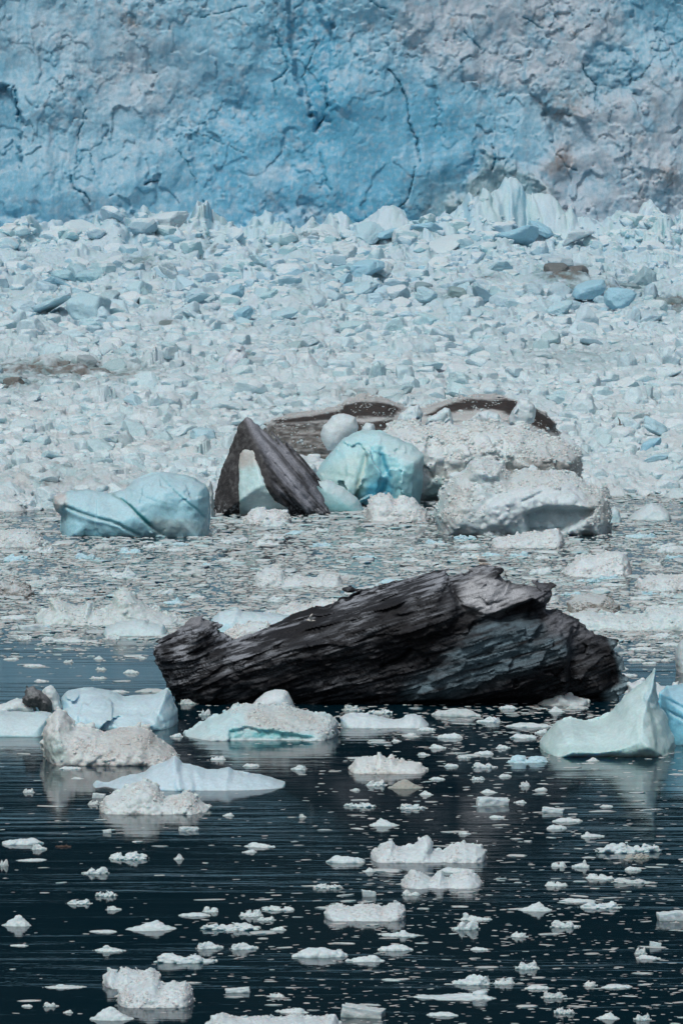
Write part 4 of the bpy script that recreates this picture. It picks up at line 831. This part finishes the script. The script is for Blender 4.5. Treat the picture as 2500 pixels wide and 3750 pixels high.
for (nm, lb, ol, yb_, T_, mt_, co_, kind_, sh_) in BR:
    kw = {}
    if nm in RUB:
        Y_ = RUB[nm] + (0 if 'lower' not in lb else -4); zb_ = at_y(900, yb_ + 14, Y_ + T_)[1]; kw = dict(Yf=Y_, zmin=zb_, facets=.5, fscale=1.8, edge_n=.25)
    make_berg(nm, lb, 'ice block' if nm in RUB or 'boulder' in nm else 'floe', ol, yb_, T_, mt_, co_, snow=.6, lumps=[(.65, .16), (.3, .05)] if kind_ else [], nz=[(1.2, .2, 3), (.4, .05, 2)], crust=(500, .19) if kind_ else None, vox=1.1, amp=.55, flare=.7 if nm not in RUB else .1, short=sh_, **kw)

# ---- larger floes drifting in the dark foreground water
FG = [
 ('rough_floe', 'long rough floe with an upright white block on it, right foreground', '1360,3142 1370,3118 1401,3098 1421,3086 1437,3080 1449,3098 1481,3102 1513,3098 1529,3086 1557,3068 1577,3074 1583,3112 1625,3122 1648,3102 1696,3088 1744,3090 1778,3114 1776,3138', 3152, 1.4, 'the long rough floe'),
 ('twin_hump_floe', 'pale floe with three humps and a dip, below the long rough floe', '1469,3237 1481,3209 1505,3190 1537,3195 1577,3217 1600,3200 1613,3193 1629,3213 1641,3221 1672,3205 1708,3189 1744,3201 1762,3229', 3248, 1.2, 'the three-humped floe'),
 ('wide_bumpy_floe', 'wide bumpy white floe near the middle of the dark foreground water', '1190,3354 1192,3330 1215,3318 1266,3325 1298,3321 1330,3311 1370,3315 1401,3325 1425,3309 1457,3305 1489,3325 1486,3352', 3366, 1.2, 'the wide bumpy floe'),
 ('knobbly_floe', 'largest knobbly white floe at the bottom left', '430,3664 442,3632 470,3608 494,3612 526,3592 558,3578 586,3590 600,3606 638,3600 660,3604 677,3594 701,3624 711,3662', 3680, 1.3, 'the largest knobbly floe'),
 ('rounded_floe', 'rounded white floe just behind the largest knobbly floe', '379,3602 383,3576 406,3552 434,3568 462,3546 494,3556 530,3564 558,3558 586,3576 592,3602', 3614, 1.1, None),
 ('long_flat_floe', 'long flat floe cut off by the bottom edge of the frame', '745,3760 781,3727 813,3711 845,3723 869,3727 956,3726 1036,3729 1084,3718 1116,3726 1223,3721 1240,3755', 3775, 1.3, 'the floe on the bottom edge'),
 ('crumbly_floe', 'crumbly cream floe in the dark water below the smooth slab floe', '1280,2817 1298,2781 1338,2768 1378,2777 1388,2762 1417,2781 1429,2768 1457,2785 1505,2789 1529,2797 1559,2816', 2828, 1.3, 'the crumbly cream floe'),
]
for nm, lb, ol, yb_, T_, sh_ in FG:
    make_berg(nm, lb, 'floe', ol, yb_, T_, M_ICE, (.62, .66, .67) if 'cream' not in lb else (.68, .65, .60), snow=.6, lumps=[(.42, .10), (.2, .035)], nz=[(.7, .10, 3)], crust=(420, .12), vox=.95, amp=.4, flare=.5, r=.6, short=sh_, edge_n=.16)

# ---- small floes: one mesh per shape, each floe an object of its own
def floe_proto(kind, seed):
    rg = np.random.RandomState(seed)
    m = .045
    gx = np.arange(-1.35, 1.36, m); gy = np.arange(-.95, .96, m); gz = np.arange(-.30, 1.15, m)
    X, Y, Z = np.meshgrid(gx, gy, gz, indexing='ij')
    f = np.full(X.shape, 9.0)
    def ell(cx, cy, cz, a, b_, c_):
        return (np.sqrt(((X - cx) / a) ** 2 + ((Y - cy) / b_) ** 2 + ((Z - cz) / c_) ** 2) - 1) * min(a, b_, c_)
    u = rg.uniform
    if kind in ('flat', 'knob'): f = np.minimum(f, ell(0, 0, -.05, 1.15, .7, .26 + .1 * rg.rand()))
    if kind == 'flat': f = np.minimum(f, ell(u(-.5, .5), 0, 0, .5, .5, .33))
    if kind == 'knob':
        k = u(-.8, .8); f = np.minimum(f, ell(k, 0, .2, .24, .25, .42)); f = np.minimum(f, ell(k * .5, .1, .05, .5, .3, .3))
    if kind == 'peak':
        k = u(-.3, .3); r_ = np.sqrt(((X - k * np.clip(Z, 0, 1)) / 1.15) ** 2 + (Y / .75) ** 2); f = np.maximum(r_ - (1 - Z / .85) * (.75 + .25 * (1 - Z)), -Z - .2) * .5
    if kind in ('lump', 'rough'):
        f = ell(0, 0, -.05, 1.1, .65, .3)
        for i in range(rg.randint(5, 9)): f = np.minimum(f, ell(u(-.85, .85), u(-.3, .3), u(.0, .22), u(.18, .42), u(.2, .4), u(.2, .45)))
    if kind == 'twin':
        f = ell(0, 0, -.05, 1.1, .6, .22); f = np.minimum(f, ell(-u(.45, .65), 0, .1, .45, .4, u(.4, .55))); f = np.minimum(f, ell(u(.4, .6), .05, .05, .5, .4, u(.3, .45)))
    if kind == 'block':
        f = np.maximum(np.maximum(np.abs(X * 1 + .12 * Z) - .95, np.abs(Y) - .6), Z * 1.0 + .18 * X * u(-1, 1) - .5)
    d = .10 * fbm(X * 1.6 + seed, Y * 1.6, Z * 2.2, 4, seed)
    am = {'flat': .05, 'knob': .07, 'peak': .06, 'lump': .10, 'rough': .16, 'twin': .07, 'block': .05}[kind]
    I = np.abs(f) < .35; f1, _ = worley3(X[I] / .3 + seed, Y[I] / .3, Z[I] / .26, seed); dd = np.zeros(f.shape); dd[I] = am * (.62 - f1) * 1.6
    f = f - d - dd
    f = np.maximum(f, -Z - .22)
    f[0] = f[-1] = 1; f[:, 0] = f[:, -1] = 1; f[:, :, 0] = f[:, :, -1] = 1
    V, Fc = surfnets(f, gx, gy, gz)
    w = V[:, 0].max() - V[:, 0].min(); V[:, 0] -= (V[:, 0].max() + V[:, 0].min()) / 2
    V[:, 0] /= w; V[:, 1] /= w; V[:, 2] /= V[:, 2].max()
    n1 = fbm(V[:, 0] * 3 + seed, V[:, 1] * 3, V[:, 2] * 1.5, 3, 4)
    c = np.broadcast_to(np.array((.64, .68, .69)), (len(V), 3)).copy() * (1 + .15 * n1)[:, None]
    c = mixc(c, (.46, .62, .63), sstep(.32, .05, V[:, 2] + .2 * n1) * .6)
    return mk_mesh(kind + '_floe', V, Fc, c.clip(0, .9), .45)
WORDS = {'flat': 'flat', 'knob': 'knobbed', 'peak': 'peaked', 'lump': 'lumpy', 'rough': 'rough', 'twin': 'two-humped', 'block': 'blocky'}
PROTO = {k: [floe_proto(k, 500 + 31 * i + 7 * j) for j in range(nn)] for i, (k, nn) in enumerate((('flat', 4), ('knob', 4), ('peak', 3), ('lump', 5), ('rough', 4), ('twin', 3), ('block', 3)))}
for v in PROTO.values():
    for me in v: me.materials.append(M_ICE)
W_, B_, Gy, T_ = (1, 1, 1), (.80, .98, 1.05), (.86, .84, .82), (.62, .55, .48)
FL = '''82 3098 155 32 f;142 3116 60 25 l;114 3158 115 14 f;12 3175 40 28 l;472 3153 150 40 r;655 3152 42 25 p;349 3205 103 32 l;948 3108 125 24 f;914 3127 60 14 f;387 3288 80 32 r;289 3316 100 25 l;415 3338 60 20 l;60 3397 122 50 p
552 3413 215 48 p;843 3412 223 46 r;918 3362 100 32 l;1014 3340 130 25 r;974 3376 75 20 l;712 3361 120 20 f;770 3345 65 25 t;893 3482 112 32 l;767 3480 108 34 l;678 3533 237 50 l;400 3490 125 30 k;376 3420 106 15 f;406 3742 180 60 p;1170 3512 210 48 f
186 3692 60 22 l;870 3640 95 25 b;1010 3657 75 20 l;1072 3715 135 25 f;1200 3258 110 28 r;1265 3165 145 35 f;1020 3412 65 18 f;70 3470 70 10 f;98 3692 45 12 f;235 3625 165 22 k;250 3715 40 14 f
1670 3200 140 25 f;2303 3128 243 60 r;2335 3150 95 28 rT;1960 3342 142 42 p;2115 3309 135 20 f;2197 3332 165 35 l;1705 3410 105 45 l;1742 3376 122 36 k;1463 3435 165 32 k;2069 3402 115 35 l;1901 3437 76 25 l;2460 3376 110 42 b;1447 3487 132 30 f;1340 3528 155 32 f
1930 3555 92 48 r;1730 3612 155 48 l;1845 3610 90 30 l;1665 3667 310 48 k;2030 3660 100 38 rG;2066 3718 78 35 r;2225 3738 102 32 p;2352 3742 70 38 r;1620 3727 120 22 f;1330 3732 165 60 bG;2372 3517 100 20 f;2345 3500 50 34 l;2399 3472 44 25 b;2038 3250 95 22 l;2318 3240 160 28 lG
2198 3225 120 26 l;2125 3182 68 34 k;2046 3178 62 22 t;1351 3288 54 30 b;1507 3284 76 26 t;1352 3198 52 20 p;1756 3485 72 16 f;1967 3628 96 20 f;2162 3616 58 24 l;2258 3624 120 20 f;2318 3193 64 20 f;1377 2882 83 28 l;1484 2892 146 42 pT;1560 2916 60 20 p;1317 2960 120 28 r
1510 2967 115 28 r;1406 3030 125 36 p;1803 2954 125 38 b;1932 2798 166 38 tB;1789 2908 73 18 p;1921 2884 45 24 l;2025 2980 84 26 b;2077 3015 115 22 f;2039 3041 80 22 f;1905 2945 52 14 f;1672 2628 190 40 fG;1792 2650 96 28 l;2037 2612 68 26 p;1937 2668 172 26 f
1916 2708 102 22 f;1646 2708 100 26 f;1770 2768 76 20 f;1292 2607 90 30 rG;1390 2618 96 28 r;1775 2816 96 26 l;2170 2792 56 18 p;1652 2812 56 15 f;2170 3070 90 25 k;648 2703 52 18 f;797 2788 64 20 l;919 2812 66 16 f;1094 2824 63 24 l;256 2822 86 16 f;282 2857 50 10 f;104 2907 48 20 l
342 2951 46 20 l;361 2927 50 22 b;579 2980 77 15 f;690 3048 75 20 b;837 2993 45 15 f;1107 2998 30 16 l;392 3055 32 18 b;812 2896 90 14 f;750 2624 48 28 l;565 2540 143 22 fG;690 2583 76 25 lG;1820 3000 60 14 f;1980 2900 50 16 f;2220 2960 50 12 f;1600 2860 60 14 f;1700 3060 50 16 l
450 2122 140 40 l;676 2112 185 36 lG;255 2178 105 30 l;115 2315 100 32 b;55 2272 115 24 f;320 2052 105 32 lB;760 2074 60 14 fB;90 2345 70 22 l;180 2350 60 20 f;250 2355 130 22 f;410 2345 80 26 l;470 2110 60 44 p;600 2180 90 26 l;560 2235 70 24 l;720 2195 70 18 f;830 2060 90 20 f;660 2000 80 16 fB;980 2003 110 30 l
1100 1960 120 22 fB;1180 1950 70 20 l;1400 1985 110 16 f;1300 2010 120 26 l;700 1958 120 28 l;560 2010 100 22 l;870 1990 90 26 l;1290 2185 80 22 l;1500 2060 90 22 l;1600 2080 60 24 l;1800 2040 90 20 fB;2350 2200 90 20 f;2450 2190 80 24 l;2250 2150 100 18 f;2180 2120 70 18 f
2110 2020 80 18 lG;1985 2052 60 18 f;2420 2010 130 26 l;2400 2080 70 20 f;2470 2050 90 22 lB;2330 1975 90 22 fB;2240 2370 90 16 f;2350 2385 100 18 f;2420 2340 110 26 l;2460 2370 90 20 f;2330 2425 70 14 f;2380 2435 60 12 f;2280 2455 50 14 p;2440 2425 50 14 l;2300 2480 70 14 f
360 2418 42 16 p;520 2415 36 12 f;125 2445 84 14 f;370 2457 44 14 l;360 2490 70 14 l;250 2430 40 14 l;40 2420 60 12 f;480 2470 60 18 f;150 2500 60 12 f;430 2540 90 14 f;620 2470 60 26 lB;330 2595 30 12 f;60 2060 130 36 lB;150 2030 120 30 l;40 2110 100 30 lG;180 2130 90 24 l;240 2240 60 24 l
1985 2690 60 20 f;2110 2600 90 20 fG;1860 2600 70 18 f;1560 2680 70 18 f;1500 2700 60 16 l;1600 2745 70 20 f;1840 2745 60 18 f;1450 2720 40 12 f;1700 2780 60 16 l;1550 2770 50 14 l;1300 2900 40 12 l;1750 2860 60 18 l;1850 2850 50 16 f'''.replace('\n', ';').split(';')
KK = {'f': 'flat', 'k': 'knob', 'p': 'peak', 'l': 'lump', 'r': 'rough', 't': 'twin', 'b': 'block'}
rg = np.random.RandomState(9)
items = []
for q in FL:
    a = q.split(); 
    items.append((float(a[0]), float(a[1]), float(a[2]), float(a[3]), KK[a[4][0]], {'T': T_, 'B': B_, 'G': Gy}.get(a[4][1:], W_)))

# ---- fine brash: thick between the big bergs, thinning to the front
def dens(px, py):
    n = fbm(px / 260, py / 60, 0, 3, 701); n2 = fbm(px / 90, py / 26, 0, 3, 702)
    top_ = np.interp(px, [0, 800, 1200, 2100, 2300], [1860, 1850, 1800, 1800, 1775]); belt = sstep(top_, top_ + 45, py) * sstep(2400 + 60 * n, 2290 + 60 * n, py)
    right = sstep(2240, 2330, px) * sstep(2330, 2400, py) * sstep(2600, 2540, py) * .5
    lefto = sstep(620, 500, px) * sstep(2330, 2400, py) * sstep(2560, 2500, py) * .10
    under = sstep(2565, 2600, py) * sstep(2860, 2680, py) * sstep(1150, 1350, px) * .85 + sstep(2560, 2590, py) * sstep(2700, 2640, py) * sstep(560, 700, px) * .35
    mid = sstep(2620, 2700, py) * (.05 + .20 * sstep(1000, 1350, px)) 
    br = sstep(3050, 3250, py) * (.04 + .34 * sstep(500, 1500, px))
    d = np.maximum.reduce([belt, right, lefto, under, mid, br])
    return d * np.clip(.75 + 1.1 * n2 + .6 * n, .12, 1.3)
N = 228000
bqx = rg.uniform(-1000, 3500, N); bqy = rg.uniform(1770, 3790, N)
keep = rg.rand(N) < dens(bqx, bqy) * np.where(bqy < 2420, 1.0, .17); bqx, bqy = bqx[keep], bqy[keep]
gxy = ground(bqx, bqy); bx_, by_ = gxy
belt = bqy < 2420
wpx = np.where(belt, 6.5, 7.0) * (1 - rg.rand(len(bqx)) * .985) ** -.5
wpx = np.clip(wpx, 6, 60) * np.where(belt, 1.35, 1.0)
cand = np.nonzero((bqx > 20) & (bqx < 2480) & belt & (bqy > 1930))[0]
cand = cand[np.argsort(-wpx[cand])][:75]
rest = np.ones(len(bqx), bool); rest[cand] = False
for i in cand:
    items.append((bqx[i], bqy[i], wpx[i] * 1.4, wpx[i] * rg.uniform(.3, .5), ['lump', 'rough', 'flat', 'twin', 'knob'][rg.randint(5)], (B_, W_, W_, Gy)[rg.randint(4)]))
BS = []
for i in range(16):
    V0, F0 = block_shape(800 + i, 2 if i < 10 else 1, 12, .09); V0 = V0 / np.abs(V0).max(0)
    V0 = V0 * (1, rg.uniform(.5, .9), 1); V0[:, 2] += .25; BS.append((V0, F0))
    
w = wpx[rest] * by_[rest] / FPX * .5
nb_ = len(w)
scl = np.stack([w * rg.uniform(1.0, 1.7, nb_), w * rg.uniform(.9, 1.6, nb_), w * rg.uniform(.14, .34, nb_) * np.where(bqy[rest] > 2420, .6, 1)], 1); scl[:, 0] *= np.where(bqy[rest] > 2420, rg.uniform(.9, 2.0, nb_), 1)
bc = np.array((.58, .62, .63)) * rg.uniform(.75, 1.1, (nb_, 1)); bl_ = rg.rand(nb_) < .15; bc[bl_] = (.48, .62, .64); bl_ = rg.rand(nb_) < .04; bc[bl_] = (.46, .45, .43)
merge_many('brash_ice', BS, np.where(wpx[rest] < 16, rg.randint(10, 16, nb_), rg.randint(0, 10, nb_)), np.stack([bx_[rest], by_[rest], 0 * w], 1), scl, rg.uniform(-.5, .5, nb_), bc, .25, M_ICE, kind='stuff',
           label='fine grey white brash ice floating all over the water')

# ---- labels that single out each small piece
ORD = ['leftmost', 'second from left', 'third from left', 'fourth from left', 'fifth from left', 'sixth from left', 'seventh from left', 'eighth from left', 'ninth from left', 'tenth from left', 'eleventh from left', 'twelfth from left', 'thirteenth from left', 'fourteenth from left']
def name_them(its, what):
    """its: (px, py, width, word, tint). nearest landmark + side + shape; ties told apart by their order"""
    keys = {}
    for i, (px, py, w, word, tint) in enumerate(its):
        best = min(LAND, key=lambda L: (L[1] - px) ** 2 + (2.2 * (L[2] - py)) ** 2)
        dx, dy = px - best[1], 2.2 * (py - best[2])
        side = ('right of' if dx > 0 else 'left of') if abs(dx) > abs(dy) else ('in front of' if dy > 0 else 'behind')
        keys.setdefault((word, tint, side, best[0], 'large' if w > 105 else 'small'), []).append(i)
    out = [None] * len(its)
    for (word, tint, side, lm, size), I in keys.items():
        I.sort(key=lambda i: its[i][0])
        for k, i in enumerate(I):
            t = f"{size} {tint} {word} {what} {side} {lm}"
            if len(I) == 2: t += (', the left one', ', the right one')[k]
            elif len(I) > 2: t += ', ' + (ORD[k] if k < len(ORD) else 'far right')
            wd = t.replace(',', '').split()
            if len(wd) > 16: t = t.replace(size + ' ', '', 1)
            out[i] = t
    return out
TN = {W_: 'white', B_: 'bluish', Gy: 'greyish', T_: 'brownish'}
labs = name_them([(a[0], a[1], a[2], WORDS[a[4]], TN[a[5]]) for a in items], 'floe')
for (px, py, w, h, kd, tint), lb in zip(items, labs):
    x, y = ground(px, py - 3); s = y / FPX
    me = PROTO[kd][rg.randint(len(PROTO[kd]))]
    dd = min(w * .5 * s, 1.6)
    o = add(kd.replace('lump', 'lumpy').replace('peak', 'peaked').replace('knob', 'knobbed').replace('twin', 'two_humped') + '_floe', me, None, None, lb, 'floe', 'small floes drifting on the fjord')
    o.location = (x, y + dd * .4, 0)
    hz_ = max(.06, (h * s - dd * .12) * .95)
    o.scale = (w * s * (1 if rg.rand() < .5 else -1), dd * 1.1 * 1.4, hz_)
    o.rotation_euler = (0, 0, rg.uniform(-.25, .25))
    o.color = (*tint, 1)
# the larger loose blocks in the rubble field
BP = [mk_mesh('rubble_block', *block_shape(900 + i, 4, 11 + i % 5, .045), np.broadcast_to(np.array((1., 1., 1.)), (2562, 3)), .0) for i in range(18)]
for me in BP: me.materials.append(M_FIELD)
def tint_word(c):
    if c.mean() < .36: return 'dirty'
    if c[2] > c[0] * 1.3: return 'blue'
    if c[2] > c[0] * 1.08: return 'pale'
    return 'white'
LAND_ALL = LAND[:]
LAND[:] = [q for q in LAND if q[2] < 2000] + [('the glacier foot', 400, 860), ('the streaked blue block', 1160, 1060), ('the right glacier foot', 2000, 880), ('the brown patch at right', 2060, 1010), ('the brown patch at left', 250, 1370), ('the right frame edge', 2440, 1400), ('the left frame edge', 40, 1150), ('the glacier foot centre', 1250, 860)]
seen_ = set(); LAND[:] = [q for q in LAND if not (q[0] in seen_ or seen_.add(q[0]))]
labs = name_them([(q[5], q[6], q[3][0] / q[1] * FPX * 3.2, 'angular', tint_word(q[4])) for q in SOLO], 'block')
for q, lb in zip(SOLO, labs):
    o = add('rubble_block', BP[rg.randint(18)], None, None, lb, 'ice block', 'larger blocks in the rubble field')
    o.location = (q[0], q[1], q[2] + .1 * q[3][2]); o.scale = q[3] * 1.05; o.rotation_euler = (rg.uniform(-.5, .5), rg.uniform(-.5, .5), rg.uniform(0, 6.28))
    o.color = (*(q[4] * 1.0), 1)

# ---- gulls
def plain(name, c, rough=.6):
    m, n, l, b = new_mat(name); b.inputs['Base Color'].default_value = (*c, 1); b.inputs['Roughness'].default_value = rough; return m
M_FEATHER, n, l, b = new_mat('feathers'); at = n.new('ShaderNodeAttribute'); at.attribute_name = 'col'
tn = n.new('ShaderNodeTexNoise'); tn.inputs['Scale'].default_value = 30; mg = n.new('ShaderNodeMix'); mg.data_type = 'RGBA'; mg.blend_type = 'MULTIPLY'; mg.inputs[0].default_value = .25
l.new(at.outputs['Color'], mg.inputs[6]); l.new(tn.outputs['Color'], mg.inputs[7]); l.new(mg.outputs[2], b.inputs['Base Color']); b.inputs['Roughness'].default_value = .8
M_BEAK = plain('beak', (.55, .38, .05), .4); M_LEG = plain('pink_legs', (.5, .28, .25), .5)
def loft(rings):
    """rings: (centre, half width, half height) along the body"""
    K = 14; V = []; 
    for i, (c_, a, b_) in enumerate(rings):
        c0 = np.array(rings[max(i - 1, 0)][0]); c1 = np.array(rings[min(i + 1, len(rings) - 1)][0]); t = c1 - c0; t = t / np.linalg.norm(t)
        s = np.array((0, 1., 0)); u = np.cross(t, s); u /= np.linalg.norm(u)
        for k in range(K):
            th = 2 * math.pi * k / K; V.append(np.array(c_) + s * a * math.cos(th) + u * b_ * math.sin(th))
    F = [(i * K + k, i * K + (k + 1) % K, (i + 1) * K + (k + 1) % K, (i + 1) * K + k) for i in range(len(rings) - 1) for k in range(K)]
    return np.array(V), np.array(F)
def wing(root, pts, chord, side, thick=.012):
    """a feathered wing: a thin cambered blade along the arm points"""
    V = []; n_ = len(pts); K = 6
    for i, p_ in enumerate(pts):
        c_ = chord[i]
        for k in range(K):
            u = k / (K - 1); V.append((p_[0] + c_ * (.35 - u), p_[1], p_[2] + .03 * math.sin(u * 3.14) + thick * (1 - u) * (1 - i / n_)))
        for k in range(K)[::-1]:
            u = k / (K - 1); V.append((p_[0] + c_ * (.35 - u), p_[1], p_[2] + .03 * math.sin(u * 3.14) - thick * (1 - u) * (1 - i / n_) - .002))
    M = 2 * K
    F = [(i * M + k, i * M + (k + 1) % M, (i + 1) * M + (k + 1) % M, (i + 1) * M + k) for i in range(n_ - 1) for k in range(M)]
    F += [((n_ - 1) * M + k, (n_ - 1) * M + k + 1, (n_ - 1) * M + M - 2 - k, (n_ - 1) * M + M - 1 - k) for k in range(K - 1)]
    return np.array(V), np.array(F)
def join(parts):
    VV = []; FF = []; CC = []; o_ = 0
    for V, F, c in parts: VV.append(V); FF.append(F + o_); CC.append(np.broadcast_to(np.array(c, float), (len(V), 3))); o_ += len(V)
    return np.concatenate(VV), np.concatenate(FF), np.concatenate(CC)
def gull(label, loc, rz, pose, scale=1.0, back=(.30, .32, .34), body=(.78, .77, .72)):
    if pose == 'stand': rings = [((-.30, 0, .16), .012, .006), ((-.22, 0, .17), .035, .02), ((-.12, 0, .19), .07, .055), ((0, 0, .21), .088, .082), ((.09, 0, .24), .08, .08), ((.14, 0, .30), .05, .05), ((.155, 0, .36), .043, .04), ((.175, 0, .40), .045, .042), ((.205, 0, .405), .03, .028), ((.225, 0, .40), .012, .012)]
    else: rings = [((-.27, 0, 0), .05, .006), ((-.18, 0, .0), .035, .02), ((-.08, 0, 0), .06, .05), ((.03, 0, 0), .078, .068), ((.12, 0, .01), .065, .06), ((.18, 0, .03), .045, .045), ((.22, 0, .04), .042, .04), ((.26, 0, .035), .028, .026), ((.275, 0, .03), .01, .01)]
    if pose == 'rest': rings = [((c_[0], c_[1], c_[2] + .07), a, b_) for c_, a, b_ in rings]
    V, F = loft(rings); parts = [(V, F, body)]
    if pose == 'fly':
        for s in (-1, 1):
            pts = [(.05, s * .05, .03), (.06, s * .16, .14), (.07, s * .28, .24), (.02, s * .42, .34), (-.05, s * .58, .42), (-.10, s * .66, .46)]
            Vw, Fw = wing(None, pts, [.17, .17, .16, .14, .09, .03], s); parts.append((Vw, Fw, back)); 
    else:
        for s in (-1, 1):
            z0 = .225 if pose == 'stand' else .09
            Vw, Fw = loft([((.10, s * .072, z0 + .02), .012, .03), ((.0, s * .086, z0 + .01), .02, .065), ((-.12, s * .07, z0 - .01), .018, .05), ((-.25, s * .03, z0 - .03), .012, .025), ((-.34, s * .012, z0 - .045), .006, .008)]); parts.append((Vw, Fw, back))
    V, F, C_ = join(parts)
    if pose != 'fly': C_ = C_.copy(); C_[V[:, 0] < -.27] = (.03, .03, .03)
    else: C_ = C_.copy(); C_[np.abs(V[:, 1]) > .56] = (.04, .04, .04)
    o = add('gull', mk_mesh('gull', V, F, C_), M_FEATHER, None, label, 'bird', 'gulls round the icebergs')
    o.location = loc; o.rotation_euler = (0, 0, rz); o.scale = (scale,) * 3
    hx = rings[-1][0]
    V, F = loft([((hx[0] - .01, 0, hx[2]), .010, .012), ((hx[0] + .03, 0, hx[2] - .002), .008, .010), ((hx[0] + .05, 0, hx[2] - .012), .003, .004)])
    add('beak', mk_mesh('beak', V, F), M_BEAK, o)
    if pose == 'stand':
        for s in (-1, 1):
            V, F = loft([((.0, s * .035, .14), .008, .008), ((.005, s * .035, .07), .006, .006), ((.0, s * .036, .01), .006, .006)]); V2, F2 = loft([((-.01, s * .036, .006), .006, .005), ((.05, s * .036, .004), .022, .003)])
            V, F, _ = join([(V, F, (0, 0, 0)), (V2, F2, (0, 0, 0))]); add('leg', mk_mesh('leg', V, F), M_LEG, o)
    return o
def top_of(px, Y0, Y1):
    """highest point of the black iceberg near a picture column"""
    me = big.data; co = np.empty(len(me.vertices) * 3, np.float32); me.vertices.foreach_get('co', co); co = co.reshape(-1, 3) + np.array(big.location)
    qx, qy = proj(co[:, 0], co[:, 1], co[:, 2]); I = np.nonzero(np.abs(qx - px) < 6)[0]
    return co[I[np.argmin(qy[I])]]
p1 = top_of(1757, 0, 0); p2 = top_of(1776, 0, 0)
gull('standing gull with dark grey back on top of the black iceberg', (p1[0], p1[1] - .15, p1[2] - .03), R(160), 'stand', 1.35, back=(.10, .105, .11))
gull('resting pale brownish gull beside the standing gull on the black iceberg', (p2[0], p2[1] - .6, p2[2] - .10), R(170), 'rest', 1.25, back=(.36, .33, .30), body=(.6, .57, .52))
gx_, gz_ = at_y(1140, 2273, 365); gull('white gull flying left past the sloping side of the black iceberg', (gx_, 365, gz_), R(180), 'fly', .95, back=(.62, .62, .60))
gx_, gz_ = at_y(2268, 1556, 520); g_ = gull('dark gull gliding over the rubble at the right', (gx_, 520, gz_), R(15), 'fly', .9, back=(.09, .09, .09), body=(.16, .16, .15)); g_.rotation_euler = (R(35), 0, R(15))
# ---- driftwood and a sunken dirty fragment
def driftwood(label, px, py, L, rz):
    x, y = ground(px, py); K = 9; V = []; rgd = np.random.RandomState(int(px)); rings = [((-L / 2 + L * i / 12, .05 * math.sin(i * .9), .02 + .02 * math.sin(i * 1.7)), (.03 + .05 * math.sin(math.pi * (i + .6) / 13.2)) * rgd.uniform(.85, 1.15), .03 + .045 * math.sin(math.pi * (i + .6) / 13.2)) for i in range(13)]
    V, F = loft(rings); o = add('driftwood', mk_mesh('driftwood', V, F), plain('wet_brown_wood', (.06, .04, .03), .6), None, label, 'driftwood'); o.location = (x, y, 0); o.rotation_euler = (0, 0, rz)
    V, F = loft([((.1, .0, .05), .02, .02), ((.16, .03, .12), .013, .013), ((.2, .05, .18), .006, .006)]); add('branch_stub', mk_mesh('branch_stub', V, F), o.data.materials[0], o)
driftwood('short dark brown driftwood log on the water at the left', 232, 3103, .85, .1)
# ---- haze over the fjord
mh, n, l, b = new_mat('haze'); n.remove(b)
pv = n.new('ShaderNodeVolumePrincipled'); pv.inputs['Color'].default_value = (.80, .87, .93, 1); pv.inputs['Density'].default_value = HAZE
l.new(pv.outputs[0], n['Material Output'].inputs['Volume'])
if HAZE:
    V = np.array([(x, y, z) for x in (-240, 240) for y in (-40, 1240) for z in (-3, 125)], float)
    F = np.array([[0, 1, 3, 2], [4, 6, 7, 5], [0, 4, 5, 1], [2, 3, 7, 6], [0, 2, 6, 4], [1, 5, 7, 3]])
    add('haze', mk_mesh('haze', V, F, smooth=False), mh, kind='stuff', label='thin pale sea haze over the fjord')
